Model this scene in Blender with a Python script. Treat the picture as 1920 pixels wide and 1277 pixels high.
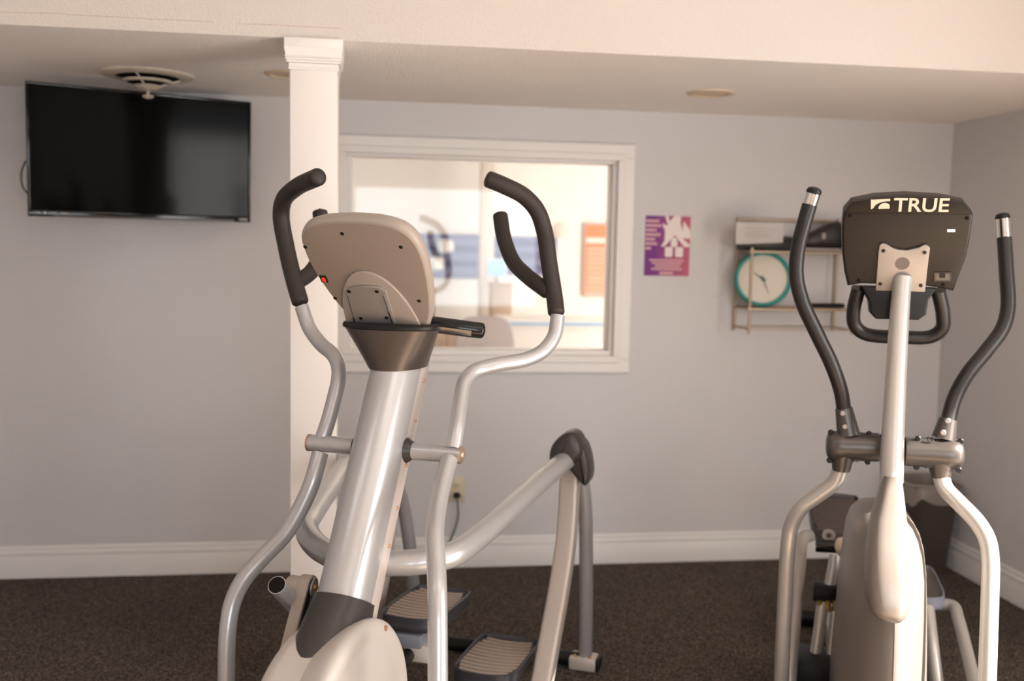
import bpy, bmesh, math, random
import numpy as np
from mathutils import Vector, Matrix

for o in list(bpy.data.objects):
    bpy.data.objects.remove(o)
sc = bpy.context.scene
COL = sc.collection
random.seed(4)

# ------------------------------------------------------------------ camera
F, YAW, PIT, ROL = 1867.9, .1410, .0925, .0196      # pixels (1920 wide frame), radians
CAMH = 1.560
cy, sy = math.cos(YAW), math.sin(YAW)
fwd = np.array([sy*math.cos(PIT), cy*math.cos(PIT), -math.sin(PIT)])
rgt = np.array([cy, -sy, 0.0]); upv = np.cross(rgt, fwd)
cr, sr = math.cos(ROL), math.sin(ROL)
rgt, upv = cr*rgt+sr*upv, -sr*rgt+cr*upv
CAM = np.array([0, 0, CAMH]); MR = np.array([rgt, upv, fwd])
cd = bpy.data.cameras.new('camera'); cam = bpy.data.objects.new('camera', cd); COL.objects.link(cam)
m = Matrix.Identity(4)
for i in range(3):
    m[i][0], m[i][1], m[i][2], m[i][3] = rgt[i], upv[i], -fwd[i], CAM[i]
cam.matrix_world = m
cd.sensor_width = 36; cd.lens = F/1920*36; cd.clip_start = .05; cd.clip_end = 100
cd.dof.use_dof = True; cd.dof.focus_distance = 2.55; cd.dof.aperture_fstop = 1.9
sc.camera = cam

# ------------------------------------------------------------------ world, sun, daylight
w = bpy.data.worlds.new('world'); sc.world = w; w.use_nodes = True
w.node_tree.nodes['Background'].inputs[0].default_value = (.80, .88, 1, 1)
w.node_tree.nodes['Background'].inputs[1].default_value = 1.0

def sun_light(name, direction, strength, color, angle):
    l = bpy.data.lights.new(name, 'SUN'); l.energy = strength; l.color = color; l.angle = math.radians(angle)
    o = bpy.data.objects.new(name, l); COL.objects.link(o); o.location = (6, 0, 6)
    o.rotation_euler = Vector(direction).to_track_quat('-Z', 'Y').to_euler()
    return o
def area_light(name, loc, direction, sx, sz, power, color):
    l = bpy.data.lights.new(name, 'AREA'); l.shape = 'RECTANGLE'; l.size = sx; l.size_y = sz; l.energy = power; l.color = color
    o = bpy.data.objects.new(name, l); COL.objects.link(o); o.location = loc
    o.rotation_euler = Vector(direction).to_track_quat('-Z', 'Y').to_euler()
    return o
sun_light('sun', (-.68, .42, -.60), 36, (1, .91, .80), .6)
area_light('daylight_right_door', (2.98, .78, 1.12), (-1, 0, 0), 1.9, 2.0, 128, (1, .935, .87))
area_light('daylight_front_window', (.9, -2.56, 1.55), (0, 1, 0), 2.2, 1.4, 66, (.86, .94, 1))
area_light('daylight_pool_window', (4.58, 7.6, 1.3), (-1, 0, 0), 2.6, 2.0, 130, (1, .97, .93))
for lx_ in (-1.3, 1.0):                        # unseen ceiling panels, added for steep cool light on the back wall
    area_light('added_panel_lamp', (lx_, 1.1, 2.715), (0, 0, -1), 1.15, .5, 5, (.93, .96, 1))

sc.view_settings.view_transform = 'Standard'; sc.view_settings.look = 'None'
sc.view_settings.exposure = -.08; sc.view_settings.gamma = 1; sc.view_settings.use_curve_mapping = False

# ------------------------------------------------------------------ pixel helpers
def ray(u, v):
    return MR.T @ np.array([(u-960)/F, -(v-638.5)/F, 1.0])
def on(u, v, n, c):
    d = ray(u, v); n = np.array(n, float); t = (c-n@CAM)/(n@d); return CAM+t*d
def at_y(u, v, yy): return on(u, v, (0, 1, 0), yy)
def at_z(u, v, zz): return on(u, v, (0, 0, 1), zz)

class Frame:                                   # a machine's own axes: s across, a aft, z up
    def __init__(f, ox, oy, deg):
        t = math.radians(deg); f.deg = deg; f.O = np.array([ox, oy, 0.0])
        f.s = np.array([math.cos(t), -math.sin(t), 0]); f.a = np.array([math.sin(t), math.cos(t), 0])
    def loc(f, P): d = P-f.O; return np.array([d@f.s, d@f.a, P[2]])
    def ba(f, u, v, a): return f.loc(on(u, v, f.a, a+f.a@f.O))
    def bs(f, u, v, s): return f.loc(on(u, v, f.s, s+f.s@f.O))
    def bplane(f, u, v, z0, k):                # plane z = z0 + k*a
        n = np.array([0, 0, 1.0])-k*f.a; return f.loc(on(u, v, n, z0-k*(f.a@f.O)))

# ------------------------------------------------------------------ materials
MATS = {}
def mat(name, color, rough=.5, metal=0, bump=None, var=None, coat=0, spec=.5, trans=0):
    if name in MATS: return MATS[name]
    M = bpy.data.materials.new(name); M.use_nodes = True; nt = M.node_tree; b = nt.nodes['Principled BSDF']
    c = tuple(color)+(1,)
    b.inputs['Base Color'].default_value = c; b.inputs['Roughness'].default_value = rough; b.inputs['Metallic'].default_value = metal
    b.inputs['Coat Weight'].default_value = coat; b.inputs['Specular IOR Level'].default_value = spec
    b.inputs['Coat Roughness'].default_value = .12
    tc = nt.nodes.new('ShaderNodeTexCoord')
    if var:                                    # (scale, amount): colour mottling
        n = nt.nodes.new('ShaderNodeTexNoise'); n.inputs['Scale'].default_value = var[0]; n.inputs['Detail'].default_value = 5
        nt.links.new(tc.outputs['Object'], n.inputs['Vector'])
        r = nt.nodes.new('ShaderNodeValToRGB'); a = var[1]
        r.color_ramp.elements[0].position = .35; r.color_ramp.elements[1].position = .65
        r.color_ramp.elements[0].color = tuple(x*(1-a) for x in color)+(1,); r.color_ramp.elements[1].color = tuple(min(1, x*(1+a)) for x in color)+(1,)
        nt.links.new(n.outputs['Fac'], r.inputs['Fac']); nt.links.new(r.outputs['Color'], b.inputs['Base Color'])
    if bump:                                   # (scale, strength, distance)
        n = nt.nodes.new('ShaderNodeTexNoise'); n.inputs['Scale'].default_value = bump[0]; n.inputs['Detail'].default_value = 3
        nt.links.new(tc.outputs['Object'], n.inputs['Vector'])
        bp = nt.nodes.new('ShaderNodeBump'); bp.inputs['Strength'].default_value = bump[1]; bp.inputs['Distance'].default_value = bump[2]
        nt.links.new(n.outputs['Fac'], bp.inputs['Height']); nt.links.new(bp.outputs['Normal'], b.inputs['Normal'])
    MATS[name] = M; return M

wall_m = mat('grey_wall_paint', (.60, .585, .585), .75, bump=(95, .35, .004), var=(.9, .02))
ceil_m = mat('textured_ceiling', (.90, .845, .80), .85, bump=(130, .55, .006))
white_m = mat('white_trim_paint', (.76, .725, .70), .42, bump=(40, .05, .002))
base_m = mat('white_baseboard_paint', (.74, .72, .70), .42)
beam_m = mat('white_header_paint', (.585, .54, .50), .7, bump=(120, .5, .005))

def crack_material():                          # the header with its thin open plaster joint
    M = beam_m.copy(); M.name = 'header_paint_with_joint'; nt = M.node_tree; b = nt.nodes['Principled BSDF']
    g = nt.nodes.new('ShaderNodeNewGeometry'); sp = nt.nodes.new('ShaderNodeSeparateXYZ'); nt.links.new(g.outputs['Position'], sp.inputs[0])
    n = nt.nodes.new('ShaderNodeTexNoise'); n.inputs['Scale'].default_value = 9; n.inputs['Detail'].default_value = 6; nt.links.new(g.outputs['Position'], n.inputs['Vector'])
    def mth(op, a, bb):
        q = nt.nodes.new('ShaderNodeMath'); q.operation = op
        for i, v in enumerate((a, bb)):
            if hasattr(v, 'links'): nt.links.new(v, q.inputs[i])
            else: q.inputs[i].default_value = v
        return q.outputs[0]
    d = mth('ABSOLUTE', mth('SUBTRACT', sp.outputs['Z'], mth('ADD', 2.262, mth('MULTIPLY', n.outputs['Fac'], .010))), 0)
    line = mth('LESS_THAN', d, .0009)
    n2 = nt.nodes.new('ShaderNodeTexNoise'); n2.inputs['Scale'].default_value = 3; nt.links.new(g.outputs['Position'], n2.inputs['Vector'])
    on_ = mth('MULTIPLY', mth('GREATER_THAN', n2.outputs['Fac'], .34), mth('LESS_THAN', sp.outputs['X'], -.1))
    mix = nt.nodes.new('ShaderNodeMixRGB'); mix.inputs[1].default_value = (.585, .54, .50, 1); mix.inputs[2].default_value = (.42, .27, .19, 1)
    nt.links.new(mth('MULTIPLY', mth('MULTIPLY', line, on_), .8), mix.inputs[0]); nt.links.new(mix.outputs[0], b.inputs['Base Color'])
    return M
header_m = crack_material()

def carpet_material():
    M = bpy.data.materials.new('brown_loop_carpet'); M.use_nodes = True; nt = M.node_tree; b = nt.nodes['Principled BSDF']
    b.inputs['Roughness'].default_value = .95; b.inputs['Specular IOR Level'].default_value = .15
    tc = nt.nodes.new('ShaderNodeTexCoord'); v = nt.nodes.new('ShaderNodeTexVoronoi'); v.inputs['Scale'].default_value = 210
    nt.links.new(tc.outputs['Object'], v.inputs['Vector'])
    r = nt.nodes.new('ShaderNodeValToRGB'); e = r.color_ramp.elements
    e[0].color = (.030, .025, .021, 1); e[1].color = (.26, .21, .17, 1)
    x = r.color_ramp.elements.new(.45); x.color = (.085, .066, .052, 1)
    sp = nt.nodes.new('ShaderNodeSeparateColor'); nt.links.new(v.outputs['Color'], sp.inputs[0]); nt.links.new(sp.outputs[0], r.inputs['Fac'])
    n = nt.nodes.new('ShaderNodeTexNoise'); n.inputs['Scale'].default_value = 1.7; nt.links.new(tc.outputs['Object'], n.inputs['Vector'])
    mx = nt.nodes.new('ShaderNodeMixRGB'); mx.blend_type = 'MULTIPLY'; mx.inputs[0].default_value = .35
    nt.links.new(r.outputs['Color'], mx.inputs[1]); nt.links.new(n.outputs['Fac'], mx.inputs[2]); nt.links.new(mx.outputs[0], b.inputs['Base Color'])
    bp = nt.nodes.new('ShaderNodeBump'); bp.inputs['Strength'].default_value = .9; bp.inputs['Distance'].default_value = .006; bp.invert = True
    nt.links.new(v.outputs['Distance'], bp.inputs['Height']); nt.links.new(bp.outputs['Normal'], b.inputs['Normal'])
    return M
carpet_m = carpet_material()

def glass_material(name, tint, refl):
    M = bpy.data.materials.new(name); M.use_nodes = True; nt = M.node_tree
    out = nt.nodes['Material Output']; nt.nodes.remove(nt.nodes['Principled BSDF'])
    t = nt.nodes.new('ShaderNodeBsdfTransparent'); t.inputs[0].default_value = tint
    g = nt.nodes.new('ShaderNodeBsdfGlossy'); g.inputs['Roughness'].default_value = .02
    fr = nt.nodes.new('ShaderNodeFresnel'); fr.inputs[0].default_value = 1.45
    mu = nt.nodes.new('ShaderNodeMath'); mu.operation = 'MULTIPLY'; mu.inputs[1].default_value = refl; nt.links.new(fr.outputs[0], mu.inputs[0])
    mx = nt.nodes.new('ShaderNodeMixShader'); nt.links.new(mu.outputs[0], mx.inputs[0]); nt.links.new(t.outputs[0], mx.inputs[1]); nt.links.new(g.outputs[0], mx.inputs[2])
    nt.links.new(mx.outputs[0], out.inputs[0]); return M
glass_m = glass_material('window_glass', (.97, .98, .98, 1), 1.0)

silver_m = mat('silver_paint', (.385, .382, .388), .30, .35, coat=.6)
silver2_m = mat('brushed_silver_paint', (.42, .40, .38), .33, .45, bump=(260, .06, .001))
pearl_m = mat('pale_grey_plastic', (.46, .425, .395), .42, .1, var=(3, .02))
char_m = mat('charcoal_plastic', (.040, .035, .033), .36, .1, spec=.35)
foam_m = mat('dark_foam_grip', (.028, .022, .019), .5, spec=.3, bump=(350, .15, .001))
taupe_m = mat('taupe_console_plastic', (.235, .19, .158), .45, bump=(300, .06, .001))
taupe_l = mat('light_taupe_lit_rim', (.30, .255, .22), .42)  # paler taupe paints light on the console's rounded rim; also arch and link colour
plate_m = mat('galvanised_plate', (.30, .275, .255), .4, .4)
black_m = mat('black_plastic', (.010, .009, .009), .42, spec=.25)
gloss_m = mat('gloss_black_plastic', (.006, .006, .006), .12, spec=.35)
screen_m = mat('dark_screen', (.002, .0018, .0015), .10, spec=.10)
chrome_m = mat('chrome', (.75, .72, .68), .12, 1)
brass_m = mat('brass_bolt', (.45, .30, .16), .35, 1)
rust_m = mat('rusty_rivet', (.50, .26, .16), .4, .6)
red_m = mat('red_switch', (.75, .06, .02), .3)
tread_m = mat('taupe_rubber_tread', (.30, .24, .20), .7)
bluegrey_m = mat('blue_grey_plastic', (.16, .17, .21), .4)

# ------------------------------------------------------------------ mesh helpers
def link(name, bm, m, parent=None, smooth=True, angle=40):
    me = bpy.data.meshes.new(name)
    bmesh.ops.recalc_face_normals(bm, faces=bm.faces)
    bm.to_mesh(me); bm.free()
    o = bpy.data.objects.new(name, me); COL.objects.link(o)
    if m: me.materials.append(m)
    if parent: o.parent = parent
    if smooth:
        for p in me.polygons: p.use_smooth = True
        try: me.set_sharp_from_angle(angle=math.radians(angle))
        except Exception: pass
    return o
def tag(o, label=None, cat=None, group=None, kind=None):
    if label: o['label'] = label
    if cat: o['category'] = cat
    if group: o['group'] = group
    if kind: o['kind'] = kind
    return o
def empty(name, loc=(0, 0, 0), rz=0):
    o = bpy.data.objects.new(name, None); COL.objects.link(o); o.location = loc; o.rotation_euler = (0, 0, rz); o.empty_display_size = .1
    return o
def b_box(bm, x0, x1, y0, y1, z0, z1, bev=0, M=None):
    vs = [bm.verts.new((x, y, z)) for x in (x0, x1) for y in (y0, y1) for z in (z0, z1)]
    fs = [bm.faces.new([vs[i] for i in f]) for f in ((0, 1, 3, 2), (4, 6, 7, 5), (0, 4, 5, 1), (2, 3, 7, 6), (0, 2, 6, 4), (1, 5, 7, 3))]
    if bev:
        es = list({e for f in fs for e in f.edges})
        r = bmesh.ops.bevel(bm, geom=es, offset=bev, segments=2, affect='EDGES', profile=.5)
        vs = list({v for v in r['verts']} | {v for v in vs if v.is_valid})
    if M is not None:
        for v in vs: v.co = M @ v.co
    return bm
def box(name, x0, x1, y0, y1, z0, z1, m, parent=None, bev=0, M=None):
    bm = bmesh.new(); b_box(bm, x0, x1, y0, y1, z0, z1, bev, M); return link(name, bm, m, parent, smooth=bev > 0)
def smooth_path(pts, n=8):
    P = [np.array(p, float) for p in pts]
    if len(P) < 3: return P
    out = []
    for i in range(len(P)-1):
        p1, p2 = P[i], P[i+1]
        p0 = P[i-1] if i > 0 else 2*p1-p2
        p3 = P[i+2] if i+2 < len(P) else 2*p2-p1
        t0 = 0; t1 = np.linalg.norm(p1-p0)**.5+1e-9; t2 = t1+np.linalg.norm(p2-p1)**.5+1e-9; t3 = t2+np.linalg.norm(p3-p2)**.5+1e-9
        for k in range(n):
            t = t1+(t2-t1)*k/n
            A1 = (t1-t)/(t1-t0)*p0+(t-t0)/(t1-t0)*p1; A2 = (t2-t)/(t2-t1)*p1+(t-t1)/(t2-t1)*p2; A3 = (t3-t)/(t3-t2)*p2+(t-t2)/(t3-t2)*p3
            B1 = (t2-t)/(t2-t0)*A1+(t-t0)/(t2-t0)*A2; B2 = (t3-t)/(t3-t1)*A2+(t-t1)/(t3-t1)*A3
            out.append((t2-t)/(t2-t1)*B1+(t-t1)/(t2-t1)*B2)
    out.append(P[-1]); return out
def spow(x, p): return math.copysign(abs(x)**(2/p), x)
def b_tube(bm, pts, r, seg=20, cap=True, round_end=0, ref=None, ry=None, sq=2.0):
    """tube along pts; r scalar or list; ry: second radius for an oval section; ref: vector fixing the section's first axis"""
    P = [np.array(p, float) for p in pts]; n = len(P)
    rr = [r]*n if np.isscalar(r) else list(np.interp(np.linspace(0, 1, n), np.linspace(0, 1, len(r)), r))
    q = [1.0 if ry is None else ry/(r if np.isscalar(r) else r[0])]*n
    T = []
    for i in range(n):
        t = P[min(i+1, n-1)]-P[max(i-1, 0)]; T.append(t/np.linalg.norm(t))
    if round_end:                               # domed ends
        def dome(p, t, r0):
            return [(p+t*r0*math.sin(a)*round_end, r0*math.cos(a)) for a in (.5, .95, 1.3)]
        d1 = dome(P[-1], T[-1], rr[-1]); d0 = dome(P[0], -T[0], rr[0])
        P = [x[0] for x in reversed(d0)]+P+[x[0] for x in d1]; rr = [x[1] for x in reversed(d0)]+rr+[x[1] for x in d1]
        T = [T[0]]*3+T+[T[-1]]*3; n = len(P); q = [q[0]]*n
    u = np.array(ref, float) if ref is not None else np.array([0, 0, 1.0])
    if abs(u@T[0]) > .95: u = np.array([1.0, 0, 0])
    rings = []
    for i in range(n):
        u = (np.array(ref, float) if ref is not None else u); u = u-(u@T[i])*T[i]; u /= np.linalg.norm(u); v = np.cross(T[i], u)
        rings.append([bm.verts.new(P[i]+rr[i]*(spow(math.cos(2*math.pi*(k+.5)/seg), sq)*u+q[i]*spow(math.sin(2*math.pi*(k+.5)/seg), sq)*v)) for k in range(seg)])
    for i in range(n-1):
        for k in range(seg):
            bm.faces.new((rings[i][k], rings[i][(k+1) % seg], rings[i+1][(k+1) % seg], rings[i+1][k]))
    if cap:
        bm.faces.new(rings[0][::-1]); bm.faces.new(rings[-1])
    return rings
def tube(name, pts, r, m, parent=None, seg=20, n=8, round_end=0, ref=None, ry=None, raw=False, sq=2.0):
    bm = bmesh.new(); b_tube(bm, pts if raw else smooth_path(pts, n), r, seg, True, round_end, ref, ry, sq); return link(name, bm, m, parent)
def b_loft(bm, rings, cap=True):
    R = [[bm.verts.new(p) for p in r] for r in rings]; s = len(R[0])
    for i in range(len(R)-1):
        for k in range(s): bm.faces.new((R[i][k], R[i][(k+1) % s], R[i+1][(k+1) % s], R[i+1][k]))
    if cap: bm.faces.new(R[0][::-1]); bm.faces.new(R[-1])
def loft(name, rings, m, parent=None, cap=True, angle=40):
    bm = bmesh.new(); b_loft(bm, rings, cap); return link(name, bm, m, parent, angle=angle)
def b_lathe(bm, prof, M, seg=32, closed=False):
    rings = []
    for (r, h) in prof:
        rings.append([bm.verts.new(M @ Vector((r*math.cos(2*math.pi*k/seg), r*math.sin(2*math.pi*k/seg), h))) for k in range(seg)])
    for i in range(len(rings)-1):
        for k in range(seg): bm.faces.new((rings[i][k], rings[i][(k+1) % seg], rings[i+1][(k+1) % seg], rings[i+1][k]))
    if closed:
        for k in range(seg): bm.faces.new((rings[-1][k], rings[-1][(k+1) % seg], rings[0][(k+1) % seg], rings[0][k]))
    else:
        bm.faces.new(rings[0][::-1]); bm.faces.new(rings[-1])
def lathe(name, prof, loc, axis, m, parent=None, seg=32, closed=False):
    M = Matrix.Translation(Vector(loc)) @ Vector(axis).to_track_quat('Z', 'Y').to_matrix().to_4x4()
    bm = bmesh.new(); b_lathe(bm, prof, M, seg, closed); return link(name, bm, m, parent)
def inset2(o, d):
    n = len(o); out = []
    area = sum(o[i][0]*o[(i+1) % n][1]-o[(i+1) % n][0]*o[i][1] for i in range(n))
    sg = 1 if area > 0 else -1
    for i in range(n):
        a, b, c = np.array(o[i-1]), np.array(o[i]), np.array(o[(i+1) % n])
        e1 = (b-a)/(np.linalg.norm(b-a)+1e-12); e2 = (c-b)/(np.linalg.norm(c-b)+1e-12)
        nn = np.array([-e1[1]-e2[1], e1[0]+e2[0]]); L = np.linalg.norm(nn)
        nn = nn/(L+1e-12); k = min(1.6, 1/max(.5, L/2)); out.append(tuple(b+sg*nn*d*k))
    return out
def slab(name, outline, d0, d1, rnd, fr, m, parent=None, steps=3, angle=35):
    """outline (2D) pushed from depth d0 to d1 with rounded rims; fr(x,y,d) -> point"""
    rings = []
    if rnd:
        for k in range(steps+1):
            a = math.pi/2*k/steps; o = inset2(outline, rnd*(1-math.sin(a))); rings.append([fr(x, y, d0+rnd*(1-math.cos(a))) for x, y in o])
        for k in range(steps+1):
            a = math.pi/2*(1-k/steps); o = inset2(outline, rnd*(1-math.sin(a))); rings.append([fr(x, y, d1-rnd*(1-math.cos(a))) for x, y in o])
    else:
        rings = [[fr(x, y, d0) for x, y in outline], [fr(x, y, d1) for x, y in outline]]
    return loft(name, rings, m, parent, angle=angle)
def closed_smooth(pts, n=5):
    P = [np.array(p, float) for p in pts]; N = len(P); out = []
    for i in range(N):
        p0, p1, p2, p3 = P[i-1], P[i], P[(i+1) % N], P[(i+2) % N]
        for k in range(n):
            t = k/n; out.append(tuple(.5*((2*p1)+(-p0+p2)*t+(2*p0-5*p1+4*p2-p3)*t*t+(-p0+3*p1-3*p2+p3)*t**3)))
    return out
def plane_frame(O, X, Y, N):
    O, X, Y, N = (np.array(q, float) for q in (O, X, Y, N))
    return lambda x, y, d: tuple(O+x*X+y*Y+d*N)
def ellipse_ring(c, u, v, ru, rv, seg=40, p=2.0):
    out = []
    for k in range(seg):
        a = 2*math.pi*k/seg; cu, cv = math.cos(a), math.sin(a)
        out.append(tuple(np.array(c)+ru*math.copysign(abs(cu)**(2/p), cu)*np.array(u)+rv*math.copysign(abs(cv)**(2/p), cv)*np.array(v)))
    return out
def text_mesh(name, body, size, m, parent, M, extrude=.0006, xs=1.0, off=0.0, align='LEFT'):
    c = bpy.data.curves.new(name, 'FONT'); c.body = body; c.size = size; c.extrude = extrude; c.offset = off; c.align_x = align; c.resolution_u = 3
    t = bpy.data.objects.new(name+'_curve', c); COL.objects.link(t)
    dg = bpy.context.evaluated_depsgraph_get(); me = bpy.data.meshes.new_from_object(t.evaluated_get(dg)); bpy.data.objects.remove(t); bpy.data.curves.remove(c)
    me.name = name
    me.transform(M @ Matrix.Diagonal((xs, 1, 1, 1)))
    o = bpy.data.objects.new(name, me); COL.objects.link(o); me.materials.clear(); me.materials.append(m); o.parent = parent
    return o

# ------------------------------------------------------------------ room shell
WY, RX, LX, FY = 4.75, 2.904, -2.8, -2.5     # back wall, right wall, left wall, front wall
ZL, ZH, BY = 2.228, 2.75, 3.395              # lowered ceiling, main ceiling, header plane
def struct(name, boxes, m, parent=None):
    bm = bmesh.new()
    for b in boxes: b_box(bm, *b)
    o = link(name, bm, m, parent, smooth=False)
    if not parent: o['kind'] = 'structure'
    return o
struct('floor', [(LX-.15, RX+.15, 1.72, WY+.15, -.12, 0)], carpet_m)
struct('floor_bounce', [(LX-.15, RX+.15, FY-.15, 1.72, -.12, -.004)], mat('pale_bounce_laminate', (.62, .46, .33), .45, var=(6, .1)))  # unseen pale floor, added to bounce warm light upward

struct('ceiling', [(LX-.15, RX+.15, FY-.15, BY+.14, ZH, ZH+.12)], ceil_m)
struct('ceiling_low', [(LX-.15, RX+.15, BY+.002, WY+.15, ZL, ZL+.12)], ceil_m)
struct('wall_header', [(LX, RX, BY, BY+.002, ZL+.0005, ZH), (LX, RX, BY+.002, BY+.14, ZL+.12, ZH)], header_m)
WX0, WX1, WZ0, WZ1 = -.105, 1.165, 1.055, 1.985   # opening of the interior window
struct('wall_back', [(LX-.15, WX0, WY, WY+.12, 0, ZL), (WX1, RX+.15, WY, WY+.12, 0, ZL), (WX0, WX1, WY, WY+.12, 0, WZ0), (WX0, WX1, WY, WY+.12, WZ1, ZL)], wall_m)
struct('wall_left', [(LX-.15, LX, FY, WY, 0, ZH)], wall_m)
SY0, SY1, SZ0, SZ1 = -.30, 1.85, .06, 2.38
struct('wall_right', [(RX, RX+.15, FY, SY0, 0, ZH), (RX, RX+.15, SY1, WY, 0, ZH), (RX, RX+.15, SY0, SY1, 0, SZ0), (RX, RX+.15, SY0, SY1, SZ1, ZH)], wall_m)
FX0, FX1, FZ0, FZ1 = -.2, 2.0, .85, 2.25
struct('wall_front', [(LX, FX0, FY-.15, FY, 0, ZH), (FX1, RX, FY-.15, FY, 0, ZH), (FX0, FX1, FY-.15, FY, 0, FZ0), (FX0, FX1, FY-.15, FY, FZ1, ZH)], wall_m)

for lx_ in (-1.3, 1.0):  # unseen frames around the added panel lamps
    t = empty('added_ceiling_panel', (lx_, 1.1, ZH)); tag(t, 'unseen flat white ceiling panel added to light the main room', 'ceiling light', 'added main room ceiling panels')
    for a_ in ((-.62, .62, -.30, -.25), (-.62, .62, .25, .30), (-.62, -.57, -.25, .25), (.57, .62, -.25, .25)): box('panel_frame', *a_, -.03, 0, white_m, t)
# baseboards: moulded profile swept along the wall
def baseboard(name, p0, p1, nrm):
    prof = [(0, 0), (.016, 0), (.016, .098), (.0135, .104), (.0135, .108), (.017, .112), (.015, .124), (.010, .130), (.010, .134), (.012, .137), (.008, .149), (0, .149)]
    nrm = np.array(nrm, float); rings = [[tuple(np.array(p)+d*nrm+np.array([0, 0, h])) for d, h in prof] for p in (p0, p1)]
    o = loft(name, rings, base_m, angle=25); o['kind'] = 'structure'; return o
baseboard('baseboard_back', (LX, WY, 0), (RX, WY, 0), (0, -1, 0))
baseboard('baseboard_right', (RX, WY-.02, 0), (RX, FY, 0), (-1, 0, 0))
baseboard('baseboard_left', (LX, WY-.02, 0), (LX, FY, 0), (1, 0, 0))

# interior window: moulded casing, jamb, pane
win = empty('window_1', (0, WY, 0)); win['kind'] = 'structure'
def frame_ring(name, x0, x1, z0, z1, wdt, y0, y1, m, parent, bev=.004):
    bm = bmesh.new()
    b_box(bm, x0, x1, y0, y1, z1-wdt, z1, bev); b_box(bm, x0, x1, y0, y1, z0, z0+wdt, bev)
    b_box(bm, x0, x0+wdt, y0, y1, z0+wdt, z1-wdt, bev); b_box(bm, x1-wdt, x1, y0, y1, z0+wdt, z1-wdt, bev)
    return link(name, bm, m, parent, smooth=False)
frame_ring('casing', -.205, 1.254, .961, 2.067, .066, -.022, 0, white_m, win)
frame_ring('casing_bead', -.155, 1.204, 1.011, 2.020, .034, -.032, -.004, white_m, win)
frame_ring('jamb', WX0-.02, WX1+.02, WZ0-.02, WZ1+.02, .034, -.004, .12, white_m, win)
box('pane', WX0, WX1, .05, .056, WZ0, WZ1, glass_m, win)

# daylight windows outside the frame (right wall and behind the camera)
win2 = empty('window_2', (RX, 0, 0)); win2['kind'] = 'structure'
def jamb_y(name, y0, y1, z0, z1, parent):
    bm = bmesh.new(); t = .05
    for a in ((y0, y1, z1, z1+t), (y0, y1, z0-t, z0), (y0-t, y0, z0-t, z1+t), (y1, y1+t, z0-t, z1+t)): b_box(bm, -.02, 0, *a)
    b_box(bm, .06, .09, (y0+y1)/2-.015, (y0+y1)/2+.015, z0, z1)
    return link(name, bm, white_m, parent, smooth=False)
jamb_y('window_frame', SY0, SY1, SZ0, SZ1, win2)
win3 = empty('window_3', (0, FY, 0)); win3['kind'] = 'structure'
frame_ring('window_frame', FX0-.06, FX1+.06, FZ0-.06, FZ1+.06, .06, 0, .02, white_m, win3)

# column: shaft with recessed face edges, stepped capital
colm = empty('column', ((-.27-.115)/2, BY+.078, 0)); colm['kind'] = 'structure'; colm['label'] = 'square white post with stepped capital under the header'
def sq(name, hw, z0, z1, bev=.002):
    return box(name, -hw, hw, -hw, hw, z0, z1, white_m, colm, bev)
HW = .0775
sq('shaft', HW, 0, 2.15, .005)
bmc = bmesh.new()
for (h, z0, z1) in ((HW+.004, 2.128, 2.136), (HW+.003, 2.136, 2.150), (HW+.010, 2.150, 2.158), (HW+.013, 2.158, 2.166), (HW+.0155, 2.166, 2.171)):
    b_box(bmc, -h, h, -h, h, z0, z1, .0015)
link('necking', bmc, white_m, colm, smooth=False)
def taper(name, h0, h1, z0, z1):
    rings = [[(-h0, -h0, z0), (h0, -h0, z0), (h0, h0, z0), (-h0, h0, z0)], [(-h1, -h1, z1), (h1, -h1, z1), (h1, h1, z1), (-h1, h1, z1)]]
    return loft(name, rings, white_m, colm, angle=20)
taper('capital', HW+.012, HW+.017, 2.170, 2.199)
sq('abacus', HW+.0165, 2.199, ZL, .001)

# ------------------------------------------------------------------ room behind the interior window
pool_wall = mat('bright_wall_paint', (.84, .80, .76), .8)
struct('wall_far_back', [(-2.5, 5.0, 10.6, 10.7, 0, 2.7)], pool_wall)
struct('wall_far_left', [(-2.5, -2.4, WY+.12, 10.6, 0, 2.7)], pool_wall)
struct('wall_far_right', [(4.6, 4.7, WY+.12, 6.3, 0, 2.7), (4.6, 4.7, 8.9, 10.6, 0, 2.7), (4.6, 4.7, 6.3, 8.9, 0, .3), (4.6, 4.7, 6.3, 8.9, 2.3, 2.7)], pool_wall)
struct('ceiling_far', [(-2.5, 4.7, WY+.12, 10.7, 2.62, 2.7)], pool_wall)
struct('floor_far', [(-2.5, 4.7, WY+.15, 10.7, -.1, 0)], mat('pale_floor_tile', (.70, .62, .55), .5))
navy_m = mat('navy_panel', (.10, .10, .22), .5, var=(2, .1)); navy2_m = mat('slate_blue_panel', (.22, .22, .36), .5)
tan_m = mat('tan_laminate', (.50, .36, .26), .5); orange_m = mat('orange_print', (.86, .26, .13), .6); cream_m = mat('cream_print', (.86, .72, .66), .6)
paper_m = mat('white_paper', (.82, .79, .76), .7); sky_m = mat('pale_blue_print', (.36, .60, .78), .5); grey_m = mat('grey_fabric', (.34, .30, .30), .8)
FW = 10.58
def far_rect(u0, v0, u1, v1, yy=FW):
    a, b = at_y(u0, v0, yy), at_y(u1, v1, yy); return a[0], b[0], b[2], a[2]
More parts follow.
